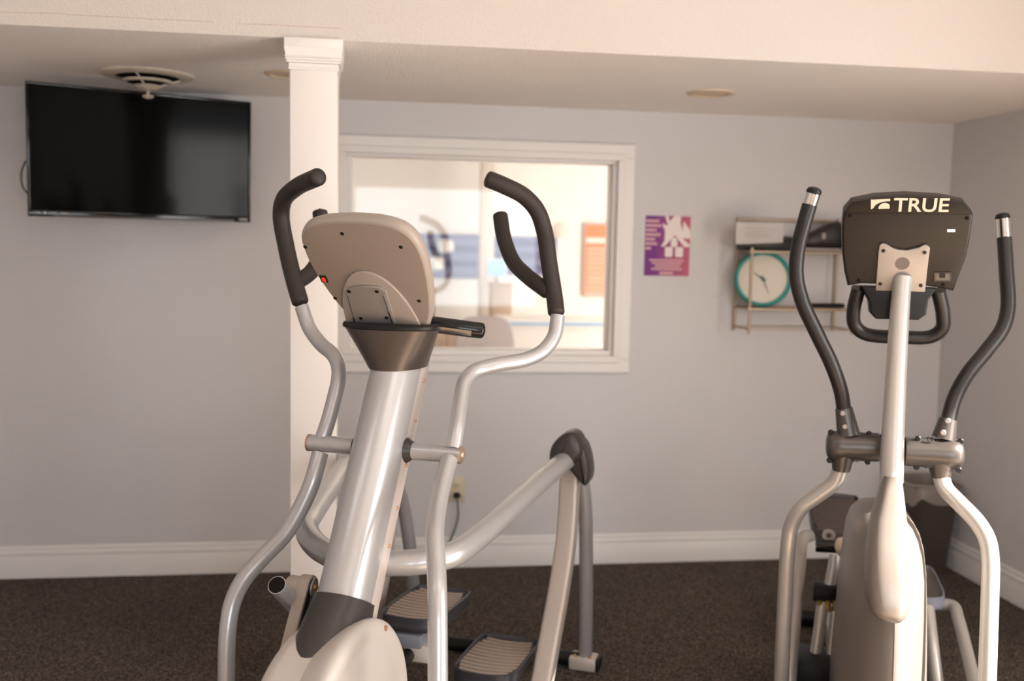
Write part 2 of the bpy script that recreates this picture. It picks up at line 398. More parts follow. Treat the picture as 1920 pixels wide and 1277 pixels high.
def far_board(name, px, m, thick=.04, yy=FW, n=0, m2=None):
    x0, x1, z0, z1 = far_rect(*px, yy)
    t = empty(name, ((x0+x1)/2, yy, z0)); hw = (x1-x0)/2; h = z1-z0
    box('backing', -hw, hw, -thick*.5, .02, 0, h, m, t, .004)
    for k in range(n):
        z = h*(k+.5)/n; box('slat', -hw+.01, hw-.01, -thick, -thick*.5, z-h/n*.30, z+h/n*.30, m2, t)
    return t
tag(far_board('blue_wall_panel', (690, 436, 903, 522), navy_m, n=3, m2=navy2_m), 'wide dark blue slatted panel on the far wall seen through the interior window', 'wall panel')
tag(far_board('blue_wall_panel', (922, 442, 1042, 517), navy2_m, n=3, m2=navy_m), 'narrower blue slatted panel beside the pale post in the far room', 'wall panel')
x0, x1, z0, z1 = far_rect(899, 436, 922, 640, 10.2)
pst = empty('room_post', ((x0+x1)/2, 10.2, 0)); tag(pst, 'pale square post between the two blue panels in the far room', 'post')
box('shaft', -(x1-x0)/2, (x1-x0)/2, -.06, .06, 0, 2.6, mat('pale_post_paint', (.66, .58, .52), .7), pst, .006); box('plinth', -(x1-x0)/2-.02, (x1-x0)/2+.02, -.08, .08, 0, .15, white_m, pst, .004)
for (u, v, l) in ((836, 462, 'upper'), (818, 494, 'lower')):
    p = at_y(u, v, 10.35); t = empty('wall_lamp', p)
    lathe('shade', [(.035, -.07), (.075, -.05), (.085, 0), (.075, .05), (.03, .07)], (0, 0, 0), (0, 0, 1), paper_m, t, 20)
    tube('bracket', [(0, .02, .0), (-.03, .10, -.06), (-.05, .19, -.10)], .018, navy_m, t, 10)
    tag(t, f'{l} small white round lamp on the dark blue panel', 'lamp')
x0, x1, z0, z1 = far_rect(913, 485, 950, 520, 9.6)
t = empty('monitor', ((x0+x1)/2, 9.6, 0)); tag(t, 'small pale blue screen standing on the tan stand in the far room', 'monitor')
hw = (x1-x0)/2
box('housing', -hw, hw, 0, .05, z0, z1, paper_m, t, .006); box('screen', -hw+.012, hw-.012, -.004, .001, z0+.012, z1-.012, sky_m, t)
box('neck', -.02, .02, .02, .045, z0-.06, z0+.02, grey_m, t, .003)
x0, x1, za, zb = far_rect(921, 524, 957, 640, 9.6)
t2 = empty('tan_stand', ((x0+x1)/2, 9.65, 0)); tag(t2, 'tall tan laminate stand below the pale blue screen', 'stand'); hw = (x1-x0)/2
box('body', -hw, hw, -.12, .12, .06, z0-.075, tan_m, t2, .008); box('top', -hw-.015, hw+.015, -.14, .14, z0-.075, z0-.055, tan_m, t2, .004); box('plinth', -hw+.02, hw-.02, -.1, .1, 0, .06, grey_m, t2)
# counter, white with a blue edge
x0, x1, za, zb = far_rect(950, 600, 1200, 660, 8.3)
t = empty('white_counter', (x0, 8.3, 0)); tag(t, 'long white counter with a blue edge stripe in the far room', 'counter')
L = 2.3
box('body', 0, L, 0, .6, 0, zb-.05, paper_m, t, .005); box('worktop', -.03, L+.03, -.04, .64, zb-.05, zb, paper_m, t, .006)
box('edge_stripe', -.031, L+.03, -.0425, -.0395, zb-.038, zb-.018, mat('blue_edge', (.12, .34, .62), .5), t)
# tan cabinet and chair under the panel
x0, x1, za, zb = far_rect(700, 612, 905, 700, 8.9)
t = empty('tan_cabinet', ((x0+x1)/2, 9.0, 0)); tag(t, 'low tan cabinet below the wide blue panel in the far room', 'cabinet'); hw = (x1-x0)/2
box('body', -hw, hw, 0, .5, 0, zb-.03, tan_m, t, .005); box('top', -hw-.02, hw+.02, -.02, .52, zb-.03, zb, cream_m, t, .004)
for k in range(3):
    a = -hw+2*hw*k/3; d = box('door', a+.015, a+2*hw/3-.015, -.018, 0, .09, zb-.06, tan_m, t, .003); box('handle', a+2*hw/3-.06, a+2*hw/3-.045, -.03, -.018, zb-.25, zb-.12, grey_m, d)
p = at_y(915, 640, 7.6)
t = empty('office_chair', (p[0], 7.6, 0)); tag(t, 'grey fabric office chair in front of the tan stand', 'chair')
box('seat', -.22, .22, -.22, .22, .44, .52, grey_m, t, .03); slab('backrest', closed_smooth([(-.2, .6), (.2, .6), (.21, .95), (0, 1.02), (-.21, .95)]), 0, .06, .02, lambda x, y, d: (x, .2+d, y), grey_m, t)
tube('stem', [(0, 0, .07), (0, 0, .44)], .025, black_m, t); tube('back_support', [(0, .2, .48), (0, .26, .6), (0, .25, .75)], .02, black_m, t)
for k in range(5):
    a = 2*math.pi*k/5; tube('leg', [(0, 0, .09), (.26*math.cos(a), .26*math.sin(a), .03)], [.022, .03], black_m, t, 10)
p = at_y(809, 540, 8.6)
t = empty('sign_stand', (p[0], 8.6, 0)); tag(t, 'thin dark upright pole beside the tan cabinet', 'stand')
tube('pole', [(0, 0, .02), (0, 0, p[2])], .03, char_m, t, 12); lathe('base', [(.16, 0), (.16, .012), (.03, .03)], (0, 0, 0), (0, 0, 1), char_m, t)
# framed orange notice on the far wall
x0, x1, z0, z1 = far_rect(1094, 418, 1152, 556, FW)
x1 = x0+.46
t = empty('orange_notice', ((x0+x1)/2, FW, z0)); tag(t, 'tall framed orange notice on the far wall behind the glass', 'notice'); hw = (x1-x0)/2; h = z1-z0
box('frame', -hw, hw, -.01, .02, 0, h, mat('grey_frame', (.48, .44, .42), .5), t, .003); box('sheet', -hw+.02, hw-.02, -.014, -.009, .02, h-.02, orange_m, t)
box('header_strip', -hw+.03, hw-.03, -.016, -.013, h*.73, h*.80, cream_m, t)
for k in range(11):
    box('text_line', -hw+.04, hw-.05-.08*((k*7) % 3), -.016, -.013, h*.64-k*.052, h*.64-k*.052+.014, cream_m, t)
p = at_y(1053, 432, FW)
t = lathe('round_sign', [(.085, 0), (.085, .012), (.08, .016), (.0, .016)], (p[0], FW+.02, p[2]), (0, -1, 0), mat('faded_pink_print', (.86, .66, .58), .6), None, 28)
tag(t, 'faded pink round sign high on the far wall', 'sign')
p = at_z(1000, 306, 2.62)
t = empty('ceiling_light', (p[0], p[1], 2.62)); tag(t, 'round flush ceiling light in the far room', 'ceiling light')
em = mat('lit_diffuser', (1, .97, .92), .5); em.node_tree.nodes['Principled BSDF'].inputs['Emission Color'].default_value = (1, .96, .9, 1); em.node_tree.nodes['Principled BSDF'].inputs['Emission Strength'].default_value = 3
lathe('rim', [(.20, 0), (.20, -.03), (.18, -.03), (.18, 0)], (0, 0, 0), (0, 0, 1), white_m, t, closed=True); lathe('diffuser', [(.18, -.005), (.17, -.05), (.1, -.075), (.01, -.08)], (0, 0, 0), (0, 0, 1), em, t)

# ------------------------------------------------------------------ wall television
tvc = np.array([-.945, 4.403, 1.913]); TW, TH = .90, .5265
tv = empty('television', tuple(tvc)); tv.rotation_mode = 'XYZ'
Rz = Matrix.Rotation(math.radians(25.18), 4, 'Z') @ Matrix.Rotation(math.radians(2.4), 4, 'X') @ Matrix.Rotation(math.radians(-.16), 4, 'Y')
tv.rotation_euler = Rz.to_euler(); tag(tv, 'black flat-screen television on an angled wall bracket', 'television')
box('back_cover', -TW/2+.01, TW/2-.01, 0, .045, -TH/2+.01, TH/2-.01, black_m, tv, .01)
frb = bmesh.new(); bz = .011
b_box(frb, -TW/2, TW/2, -.012, .012, TH/2-bz, TH/2, .002); b_box(frb, -TW/2, TW/2, -.012, .012, -TH/2, -TH/2+.026, .002)
b_box(frb, -TW/2, -TW/2+bz, -.012, .012, -TH/2+.026, TH/2-bz, .002); b_box(frb, TW/2-bz, TW/2, -.012, .012, -TH/2+.026, TH/2-bz, .002)
bez = link('bezel', frb, gloss_m, tv)
box('screen', -TW/2+bz, TW/2-bz, -.006, .004, -TH/2+.026, TH/2-bz, screen_m, tv)
box('lower_strip', -.36, TW/2-.075, -.0135, -.011, -TH/2+.001, -TH/2+.009, mat('dark_brown_strip', (.05, .035, .028), .4), tv)
Mt = lambda x, z: Matrix.Translation((x, -.0128, z)) @ Matrix.Rotation(math.pi/2, 4, 'X')
lt = mat('pale_print', (.55, .50, .47), .6)
text_mesh('maker_name', 'VIZIO', .014, lt, bez, Mt(TW/2-.052, -TH/2+.008), .0003, 1.05, .0004)
text_mesh('port_print', 'HDMI', .011, lt, bez, Mt(-TW/2+.075, -TH/2+.012), .0003, 1.1)
text_mesh('port_print', 'USB', .011, lt, bez, Mt(-TW/2+.022, -TH/2+.012), .0003, 1.1)
box('port_print', -TW/2+.058, -TW/2+.066, -.0131, -.0120, -TH/2+.012, -TH/2+.020, lt, bez)
text_mesh('port_print', 'VIZIO', .011, lt, bez, Mt(-TW/2+.118, -TH/2+.012), .0003, 1.1)
wb = Rz.to_3x3().inverted()
def tvl(p): return tuple(wb @ (Vector(p)-Vector(tvc)))
tbk = empty('wall_bracket', (-.90, WY, 1.89)); tag(tbk, 'black swing-arm bracket behind the television', 'bracket')
def tvw(p): return tuple(Rz.to_3x3() @ Vector(p)+Vector(tvc)-Vector((-.90, WY, 1.89)))
tube('bracket_arm', [tvw((0, .052, -.02)), tvw((.03, .09, -.02)), (0, -.03, 0)], .016, black_m, tbk, 12)
box('wall_plate', -.06, .06, -.03, 0, -.1, .1, black_m, tbk, .004)
pp = [at_y(48, 302, 4.36), at_y(40, 325, 4.44), at_y(42, 348, 4.48), at_y(55, 368, 4.45)]
tube('power_lead', [tvl(tuple(q)) for q in pp], .0035, black_m, tv, 8)

# ------------------------------------------------------------------ ceiling vent and recessed lights
vc = at_z(277, 139, ZL); vent = empty('ceiling_vent', (vc[0], vc[1], ZL)); tag(vent, 'round white ceiling air vent with dark shaded gaps above the television', 'vent')
ivory = mat('ivory_vent_paint', (.62, .55, .45), .45, var=(14, .08)); dark_m = mat('hole_shade_bolt_black', (.008, .006, .005), .8, spec=.1)  # near-black stands for shade in openings; also colours bolts and screws
lathe('flange', [(.180, 0), (.178, -.007), (.172, -.011), (.130, -.016), (.124, -.015), (.124, 0)], (0, 0, 0), (0, 0, 1), ivory, vent, 48, True)
lathe('duct_shade', [(.125, -.001), (.125, -.011), (.02, -.012)], (0, 0, 0), (0, 0, 1), dark_m, vent, 40)  # dark disc under the ceiling in place of a shaded hole
lathe('inner_cone', [(.096, -.026), (.094, -.032), (.084, -.036), (.080, -.036), (.090, -.026)], (0, 0, 0), (0, 0, 1), ivory, vent, 40, True)
lathe('inner_duct_shade', [(.088, -.024), (.082, -.034), (.02, -.034)], (0, 0, 0), (0, 0, 1), dark_m, vent, 40)
lathe('centre_disc', [(.050, -.044), (.054, -.050), (.036, -.062), (.010, -.066)], (0, 0, 0), (0, 0, 1), ivory, vent, 32)
for k in range(3):
    a = 2*math.pi*k/3+.4; tube('spoke', [(.03*math.cos(a), .03*math.sin(a), -.050), (.128*math.cos(a), .128*math.sin(a), -.014)], .004, ivory, vent, 8)
lathe('knob', [(.006, -.068), (.006, -.082), (.020, -.084), (.023, -.090), (.014, -.096), (.004, -.098)], (0, 0, 0), (0, 0, 1), ivory, vent, 20)
def can_light(u, v, label):
    c = at_z(u, v, ZL); t = empty('recessed_light', (c[0], c[1], ZL)); tag(t, label, 'recessed light')
    am = mat('amber_trim', (.58, .46, .33), .45)
    lathe('trim_ring', [(.100, 0), (.098, -.006), (.080, -.009), (.072, -.003), (.072, 0)], (0, 0, 0), (0, 0, 1), am, t, 40, True)
    lathe('baffle', [(.072, -.002), (.060, -.001), (.03, -.0035), (.01, -.0045)], (0, 0, 0), (0, 0, 1), mat('amber_lamp_face', (.55, .42, .28), .35), t, 32)
can_light(1333, 174, 'flat round unlit ceiling light between header and shelf wall'); can_light(545, 139, 'round unlit ceiling light half hidden behind the white post')

# ------------------------------------------------------------------ outlet and plug
c = at_y(856, 918, WY); ol = empty('wall_outlet', (c[0], WY, c[2])); tag(ol, 'ivory wall outlet above the baseboard', 'outlet')
iv = mat('ivory_plastic', (.62, .53, .40), .4)
box('cover_plate', -.040, .040, -.006, 0, -.062, .062, iv, ol, .003)
for z in (.026, -.024):
    r = lathe('receptacle', [(.0175, 0), (.0175, .003), (.016, .0042), (.001, .0042)], (0, -.005, z), (0, -1, 0), iv, ol, 24)
    for dx in (-.006, .006): box('slot', dx-.0012, dx+.0012, -.0098, -.0085, z-.003, z+.006, black_m, r)
lathe('screw', [(.003, 0), (.003, .0015), (.001, .002)], (0, -.006, 0), (0, -1, 0), iv, ol, 10)
pl = empty('power_plug', (c[0], WY-.01, c[2]-.024)); tag(pl, 'black plug with thin green cord hanging to the carpet', 'plug')
loft('plug_body', [ellipse_ring((0, y, 0), (1, 0, 0), (0, 0, 1), r, r*.85, 20) for y, r in ((0, .017), (-.02, .018), (-.03, .012), (-.036, .007))], black_m, pl)
def plg(u, v, d): q = at_y(u, v, WY-d); return (q[0]-c[0], q[1]-(WY-.01), q[2]-(c[2]-.024))
tube('cord', [(0, -.034, 0), plg(858, 942, .05), plg(859, 968, .03), plg(850, 1000, .025), plg(836, 1028, .03), plg(815, 1056, .06), plg(800, 1075, .14)], .0042, mat('green_cord', (.06, .10, .07), .5), pl, 10)

# ------------------------------------------------------------------ purple poster
a, b, d_ = at_y(1210, 404, WY), at_y(1293, 405, WY), at_y(1328, 518, WY)
px0, px1, pz1, pz0 = 1.320, 1.547, 1.731, 1.439
PW, PH = px1-px0, pz1-pz0
pos = empty('poster', ((px0+px1)/2, WY, pz0)); tag(pos, 'purple paper poster with white flame and house print on the back wall', 'poster')
def poster_mat():
    M = bpy.data.materials.new('purple_gradient_print'); M.use_nodes = True; nt = M.node_tree; b = nt.nodes['Principled BSDF']; b.inputs['Roughness'].default_value = .6
    tc = nt.nodes.new('ShaderNodeTexCoord'); sp = nt.nodes.new('ShaderNodeSeparateXYZ'); nt.links.new(tc.outputs['Object'], sp.inputs[0])
    mr = nt.nodes.new('ShaderNodeMapRange'); mr.inputs[1].default_value = -PW/2; mr.inputs[2].default_value = PW/2; nt.links.new(sp.outputs['X'], mr.inputs[0])
    r = nt.nodes.new('ShaderNodeValToRGB'); r.color_ramp.elements[0].color = (.15, .012, .20, 1); r.color_ramp.elements[1].color = (.48, .10, .16, 1); r.color_ramp.elements[0].position = .2
    nt.links.new(mr.outputs[0], r.inputs[0]); nt.links.new(r.outputs[0], b.inputs['Base Color']); return M
box('sheet', -PW/2, PW/2, -.003, 0, 0, PH, poster_mat(), pos)
prw = mat('poster_white_ink', (.78, .70, .66), .6); prp = mat('poster_pink_ink', (.60, .33, .36), .6)
def pu(u, v): return ((u-283)/(1020-283)*PW-PW/2, (1155-v)/(1155-150)*PH)      # poster close-up drawing units
def inkpoly(name, pts, m, d=.0036):
    bm = bmesh.new(); P = [pu(*q) for q in pts]
    f = bm.faces.new([bm.verts.new((x, -d, z)) for x, z in P]); r = bmesh.ops.extrude_face_region(bm, geom=[f])
    for g in r['geom']:
        if isinstance(g, bmesh.types.BMVert): g.co.y = -.0028
    bmesh.ops.triangulate(bm, faces=bm.faces[:]); return link(name, bm, m, pos, smooth=False)
inkpoly('printed_flame', [(545, 660), (600, 570), (605, 400), (550, 280), (650, 315), (600, 152), (650, 152), (670, 240), (750, 152), (860, 152), (850, 250), (890, 400), (905, 230), (1018, 390), (1018, 520), (890, 520), (1018, 630), (1018, 662), (930, 662), (765, 470), (600, 662)], prw)
inkpoly('printed_window', closed_smooth([(710, 650), (712, 545), (760, 505), (805, 545), (808, 650), (760, 668)], 3), prw)
for u in (675, 845): inkpoly('printed_window', [(u-62, 680), (u-50, 668), (u+50, 668), (u+62, 680), (u+62, 820), (u+50, 835), (u-50, 835), (u-62, 820)], prw)
for k, L in enumerate((215, 250, 175, 240, 155, 190, 95)): inkpoly('printed_text_line', [(290, 215+k*76), (290+L, 215+k*76), (290+L, 262+k*76), (290, 262+k*76)], prp)
for k, (u0, u1) in enumerate(((360, 925), (400, 890), (450, 870), (395, 900))): inkpoly('printed_text_line', [(u0, 875+k*50), (u1, 875+k*50), (u1, 908+k*50), (u0, 908+k*50)], prp)
inkpoly('printed_text_line', [(535, 1085), (755, 1085), (755, 1135), (535, 1135)], prp)

# ------------------------------------------------------------------ wall shelf rack and its contents
SYB, SYF = 4.735, 4.54                     # rear and front uprights
gold_m = mat('tarnished_brass_wire', (.40, .31, .22), .4, .6)
def X(u, v, yy): return at_y(u, v, yy)
rx0, rx1 = 1.786, 2.306
zt, zu, zl, zb = 1.722, 1.565, 1.292, 1.195
rack = empty('wall_rack', ((rx0+rx1)/2, SYB, zb)); tag(rack, 'tarnished brass two-tier wall rack', 'rack')
def rk(x, yy, z): return (x-(rx0+rx1)/2, yy-SYB, z-zb)
xf = [1.786, 2.306]
for x in xf:
    tube('upright', [rk(x, SYB, zb-.02), rk(x, SYB, zt+.015)], .0075, gold_m, rack, 10)
    tube('upright', [rk(x, SYF, zb-.02), rk(x, SYF, zu+.02)], .0075, gold_m, rack, 10)
    for z in (zb, zl, zu): tube('side_rail', [rk(x, SYB, z), rk(x, SYF, z)], .005, gold_m, rack, 8)
for z in (zl, zu):
    tube('front_rail', [rk(rx0-.01, SYF, z), rk(rx1+.01, SYF, z)], .0065, gold_m, rack, 8); tube('back_rail', [rk(rx0, SYB, z), rk(rx1, SYB, z)], .0055, gold_m, rack, 8)
    for k in range(5): tube('shelf_wire', [rk(rx0, SYB-(k+1)*.0325, z+.002), rk(rx1, SYB-(k+1)*.0325, z+.002)], .003, gold_m, rack, 6)
tube('back_rail', [rk(rx0, SYB, zt), rk(rx1, SYB, zt)], .009, gold_m, rack, 8)
tube('back_rail', [rk(rx0, SYB, zb), rk(rx1, SYB, zb)], .003, gold_m, rack, 8); tube('front_rail', [rk(rx0, SYF, zb), rk(rx1, SYF, zb)], .003, gold_m, rack, 8)
# clock leaning on the lower tier
teal_m = mat('teal_plastic', (.0, .27, .24), .35)
CR = .136; cc = at_y(1430, 533, 4.635)
ck = empty('wall_clock', (cc[0], cc[1], zl+.0065+CR*math.cos(.13))); ck.rotation_euler = (-.13, 0, -.30); tag(ck, 'round teal-rimmed clock leaning on the lower tier of the brass rack', 'clock')
lathe('rim', [(CR, .0), (CR, .022), (CR-.008, .032), (CR-.018, .030), (CR-.020, .016), (CR-.020, .0)], (0, .012, 0), (0, -1, 0), teal_m, ck, 56, True)
lathe('dial', [(CR-.018, .0), (CR-.018, .016), (.001, .016)], (0, .012, 0), (0, -1, 0), mat('clock_dial', (.68, .62, .54), .5), ck, 48)
for nm, ang, L, wd in (('hour_hand', 5.32, .060, .006), ('minute_hand', 2.75, .090, .004)):
    bm = bmesh.new(); dx, dz = math.sin(ang), math.cos(ang); nx, nz = dz, -dx
    P = [(-.015*dx+wd*nx, -.015*dz+wd*nz), (L*dx, L*dz), (-.015*dx-wd*nx, -.015*dz-wd*nz)]
    v0 = [bm.verts.new((x, -.006, z)) for x, z in P]; v1 = [bm.verts.new((x, -.008, z)) for x, z in P]
    bm.faces.new(v0); bm.faces.new(v1[::-1])
    for i in range(3): bm.faces.new((v0[i], v0[(i+1) % 3], v1[(i+1) % 3], v1[i]))
    link(nm, bm, mat('green_hand', (.02, .10, .09), .4), ck, smooth=False)
lathe('hub', [(.008, 0), (.008, .004), (.003, .005)], (0, -.004, 0), (0, -1, 0), MATS['green_hand'], ck, 16)
# paper sign hung on the front of the upper tier
p0, p1 = at_y(1380, 416, SYF-.01), at_y(1467, 455, SYF-.01)
sw, sh = p1[0]-p0[0], p0[2]-p1[2]
ps = empty('paper_sign', ((p0[0]+p1[0])/2, SYF-.012, p1[2])); tag(ps, 'curled white paper sign on the upper tier of the brass rack', 'sign')
bm = bmesh.new(); G = []
for i in range(9):
    for j in range(5):
        x = -sw/2+sw*i/8; z = sh*j/4+(.012*(1-i/8) if j == 0 else 0)*-1
        G.append(bm.verts.new((x, .012*math.sin(i*.8)*(j/4)-.004, z)))
for i in range(8):
    for j in range(4): bm.faces.new((G[i*5+j], G[(i+1)*5+j], G[(i+1)*5+j+1], G[i*5+j+1]))
bmesh.ops.solidify(bm, geom=bm.faces[:], thickness=.0012)
link('sheet', bm, paper_m, ps)
for k in range(2): box('printed_text_line', -sw*.30, sw*(.30-.1*k), -.0185, -.0165, sh*.62-k*.03, sh*.62-k*.03+.008, mat('faint_grey_ink', (.52, .47, .45), .7), ps)
# black shoes and a bag on the upper tier
shoe_m = mat('black_leather', (.018, .015, .014), .45)
def blob(name, rings, m, parent): return loft(name, rings, m, parent, angle=60)
q = at_y(1440, 460, 4.60); zs = zu+.0075
bag = empty('folded_bag', (q[0]-.005, 4.63, zs)); tag(bag, 'flat dark folded pouch lying behind the paper sign on the rack', 'pouch')
blob('pouch_body', [ellipse_ring((x, 0, h), (0, 1, 0), (0, 0, 1), d, h, 24, 2.6) for x, d, h in ((-.125, .02, .014), (-.118, .065, .024), (0, .075, .030), (.10, .075, .036), (.135, .05, .034), (.142, .01, .03))], shoe_m, bag)
box('flap', -.09, .09, -.078, -.05, .016, .024, char_m, bag, .003)
q = at_y(1535, 450, 4.60)
sh_ = empty('black_shoe', (2.185, 4.640, zs)); tag(sh_, 'rounded black shoe with a pale sole edge on the upper tier of the rack', 'shoe')
blob('upper', [ellipse_ring((x, 0, .018+h), (0, 1, 0), (0, 0, 1), d, h, 24, 2.4) for x, d, h in ((-.125, .018, .018), (-.11, .045, .030), (-.05, .050, .042), (.02, .050, .062), (.07, .050, .066), (.098, .038, .058), (.106, .014, .045))], shoe_m, sh_)
blob('sole', [ellipse_ring((x, 0, .009), (0, 1, 0), (0, 0, 1), d, .009, 24, 3.5) for x, d in ((-.128, .015), (-.115, .046), (0, .052), (.09, .048), (.108, .02))], mat('pale_sole', (.42, .36, .34), .6), sh_)
box('strap', -.03, -.012, -.056, .056, .06, .09, grey_m, sh_, .004)
cp = empty('paper_cup', (2.292, 4.565, zs)); tag(cp, 'white paper cup at the end of the upper rack tier', 'cup')
lathe('cup_body', [(.026, 0), (.028, .01), (.034, .095), (.031, .095), (.025, .012), (.001, .010)], (0, 0, 0), (0, 0, 1), paper_m, cp, 24)
lathe('cup_rim', [(.036, .094), (.036, .098), (.033, .098), (.033, .094)], (0, 0, 0), (0, 0, 1), paper_m, cp, 24, True)
q = at_y(1556, 577, 4.60)
rm = empty('black_brush', (q[0], 4.62, zl+.0065)); tag(rm, 'flat black brush lying on the lower tier of the rack', 'brush')
blob('handle', [ellipse_ring((x, 0, .012), (0, 1, 0), (0, 0, 1), d, h, 20, 3) for x, d, h in ((-.085, .006, .005), (-.08, .018, .010), (0, .022, .011), (.07, .03, .011), (.083, .012, .008))], black_m, rm)
box('bristles', -.07, .02, -.018, .018, .001, .006, shoe_m, rm)

# ------------------------------------------------------------------ wastebasket in the corner
wbk = empty('wastebasket', (2.742, 4.560, 0)); tag(wbk, 'dark brown wastebasket with draped plastic liner in the room corner', 'wastebasket')
wm = mat('brown_bin_plastic', (.060, .045, .037), .5)
rings = [ellipse_ring((0, 0, z), (1, 0, 0), (0, 1, 0), a, b, 40, 4) for z, a, b in ((0, .100, .108), (.01, .103, .112), (.42, .132, .150), (.435, .140, .158), (.445, .140, .158), (.445, .132, .150), (.42, .126, .144), (.03, .094, .102))]
loft('bin', rings, wm, wbk)
def liner_mat():
    M = mat('clear_liner', (.55, .48, .43), .3); nt = M.node_tree; b = nt.nodes['Principled BSDF']; b.inputs['Alpha'].default_value = .38; return M
bm = bmesh.new(); seg = 48; rr = []
for j, (z, o) in enumerate(((.36, -.016), (.449, -.010), (.453, .000), (.440, .008), (.40, .010), (.375, .011))):
    ring = []
    for k in range(seg):
        a = 2*math.pi*k/seg; w_ = 1+.02*math.sin(a*5+j)+.015*math.sin(a*11+2*j)
        c_, s_ = math.cos(a), math.sin(a); e = .5
        drop = (.05*(.5+.5*math.sin(a*2.0+2.2))+.015*math.sin(7*a)) if j >= 4 else 0
        ring.append(bm.verts.new(((.134+o)*w_*math.copysign(abs(c_)**e, c_), (.152+o)*w_*math.copysign(abs(s_)**e, s_), z-drop)))
    rr.append(ring)
for j in range(5):
    for k in range(seg): bm.faces.new((rr[j][k], rr[j][(k+1) % seg], rr[j+1][(k+1) % seg], rr[j+1][k]))
link('liner', bm, liner_mat(), wbk)

# ================================================================== elliptical trainer beside the post
f1 = Frame(.034, 2.597, 24.2)
e1 = empty('elliptical_trainer', tuple(f1.O), math.radians(-f1.deg)); tag(e1, 'silver elliptical trainer with taupe console back and thick slanted mast beside the white post', 'elliptical trainer')
A1 = lambda pts: [f1.ba(*p) for p in pts]
S1 = lambda pts: [f1.bs(*p) for p in pts]
def disc_at(name, p, nrm, r, h, m, parent, seg=16, dome=.4):
    return lathe(name, [(r, 0), (r, h*(1-dome)), (r*.7, h), (r*.05, h)], tuple(p), tuple(nrm), m, parent, seg)

# mast (oval section, raked towards the rider)
mb, mt = np.array([0, -.33, .503]), np.array([0, .115, 1.268]); md = (mt-mb)/np.linalg.norm(mt-mb)
us = np.array([1.0, 0, 0]); vs_ = np.cross(us, md)           # vs_ points forward/up side
mast = loft('mast', [ellipse_ring(mb+(mt-mb)*t, us, vs_, .066, .090, 56, 2.2) for t in np.linspace(0, 1, 6)], silver_m, e1)
cov = loft('rear_cover', [ellipse_ring(mb+(mt-mb)*t+vs_*(.022 if vs_[1] > 0 else -.022), us, vs_, .0672, .0745, 40, 2.6) for t in (.16, .5, 1.0)], mat('rear_cover_silver', (.60, .54, .50), .35, .4), e1)
sgn = 1 if vs_[1] > 0 else -1
for t in (.42, .53, .66, .80, .93):
    p = mb+(mt-mb)*t+us*.0665+vs_*sgn*.030; disc_at('rivet', p, (1, 0, 0), .005, .004, rust_m, cov, 10)
# boot where the mast enters the housing
def along(t): return mb+(mt-mb)*t
boot_top = ellipse_ring(f1.bs(648, 1126, 0), us, vs_, .0690, .0935, 56, 2.2)
bc = f1.bs(648, 1126, 0)
rb = []
for t, fa, fs_, low in ((0, .0935, .069, 0), (.05, .104, .072, .008), (.10, .114, .076, .022), (.15, .124, .080, .036), (.19, .127, .078, .05), (.22, .120, .068, .058), (.245, .112, .050, .062), (.262, .08, .03, .064)):
    c = bc-md*t+(-sgn)*vs_*(fa-.0935)*1.2
    ring = []
    for k in range(56):
        a = 2*math.pi*k/56; cu, cv = math.cos(a), math.sin(a); p = 2.2
        q = c+fs_*math.copysign(abs(cu)**(2/p), cu)*us+fa*math.copysign(abs(cv)**(2/p), cv)*vs_
        ring.append(tuple(q-md*low*max(0, -sgn*cv)))
    rb.append(ring)
loft('mast_boot', rb, char_m, e1)
# housing: rounded drum over the drive wheel, with a side cover
DC = (-.335, .395)
def drum(name, prof, m, parent, da=0, dz=0):
    return loft(name, [[(s, DC[0]+da+r*math.cos(2*math.pi*k/72), DC[1]+dz+r*math.sin(2*math.pi*k/72)) for k in range(72)] for s, r in prof], m, parent, angle=50)
hous = drum('drive_housing', [(-.092, .10), (-.090, .20), (-.084, .240), (-.070, .259), (-.045, .263), (-.01, .260), (.02, .260), (.055, .257), (.06, .1)], pearl_m, e1)
drum('side_cover', [(.010, .256), (.032, .269), (.055, .282), (.074, .289), (.088, .288), (.098, .278), (.102, .262), (.095, .240), (.097, .225), (.101, .20), (.104, .10), (.105, .01)], pearl_m, e1)
p = f1.bs(722, 1178, .1); lathe('cover_slot', [(.007, 0), (.007, .004), (.001, .004)], tuple(p+np.array([.0, 0, 0])), (1, 0, 0), rust_m, e1, 12)
# base frame on the carpet
box('base_rail', -.035, .035, -.62, 1.16, .02, .085, silver_m, e1, .01)
tube('front_stabiliser', [(-.28, -.60, .03), (.28, -.60, .03)], .030, black_m, e1, 16)

# crank link on the far side of the mast
ca, cb = f1.bs(577, 1100, -.12), f1.bs(548, 1215, -.12)
dv = (cb-ca)/np.linalg.norm(cb-ca); nv = np.array([0, -dv[2], dv[1]])
capsule = [(math.cos(t)*.030, -math.sin(t)*.030) for t in np.linspace(math.pi, 0, 13)]
Lc = np.linalg.norm(cb-ca)+.08
capo = [(x, -y) for x, y in [(-.030, -Lc)]+[(x, -y) for x, y in capsule]+[(.030, -Lc)]]
capo = [(-.030, -Lc), (.030, -Lc)]+[(math.cos(t)*.030, math.sin(t)*.030) for t in np.linspace(0, math.pi, 13)]
frc = plane_frame(ca, nv, -dv, (-1, 0, 0))
cl = slab('crank_link', capo, -.014, .018, .004, frc, taupe_l, e1)
slab('link_recess', inset2(capo, .008), -.0155, -.010, .001, frc, gloss_m, cl)
slab('link_bush', [(.018*math.cos(t), .024*math.sin(t)) for t in np.linspace(0, 2*math.pi, 24, endpoint=False)], -.020, -.012, .002, frc, mat('dull_steel', (.30, .27, .25), .4, .7), cl)
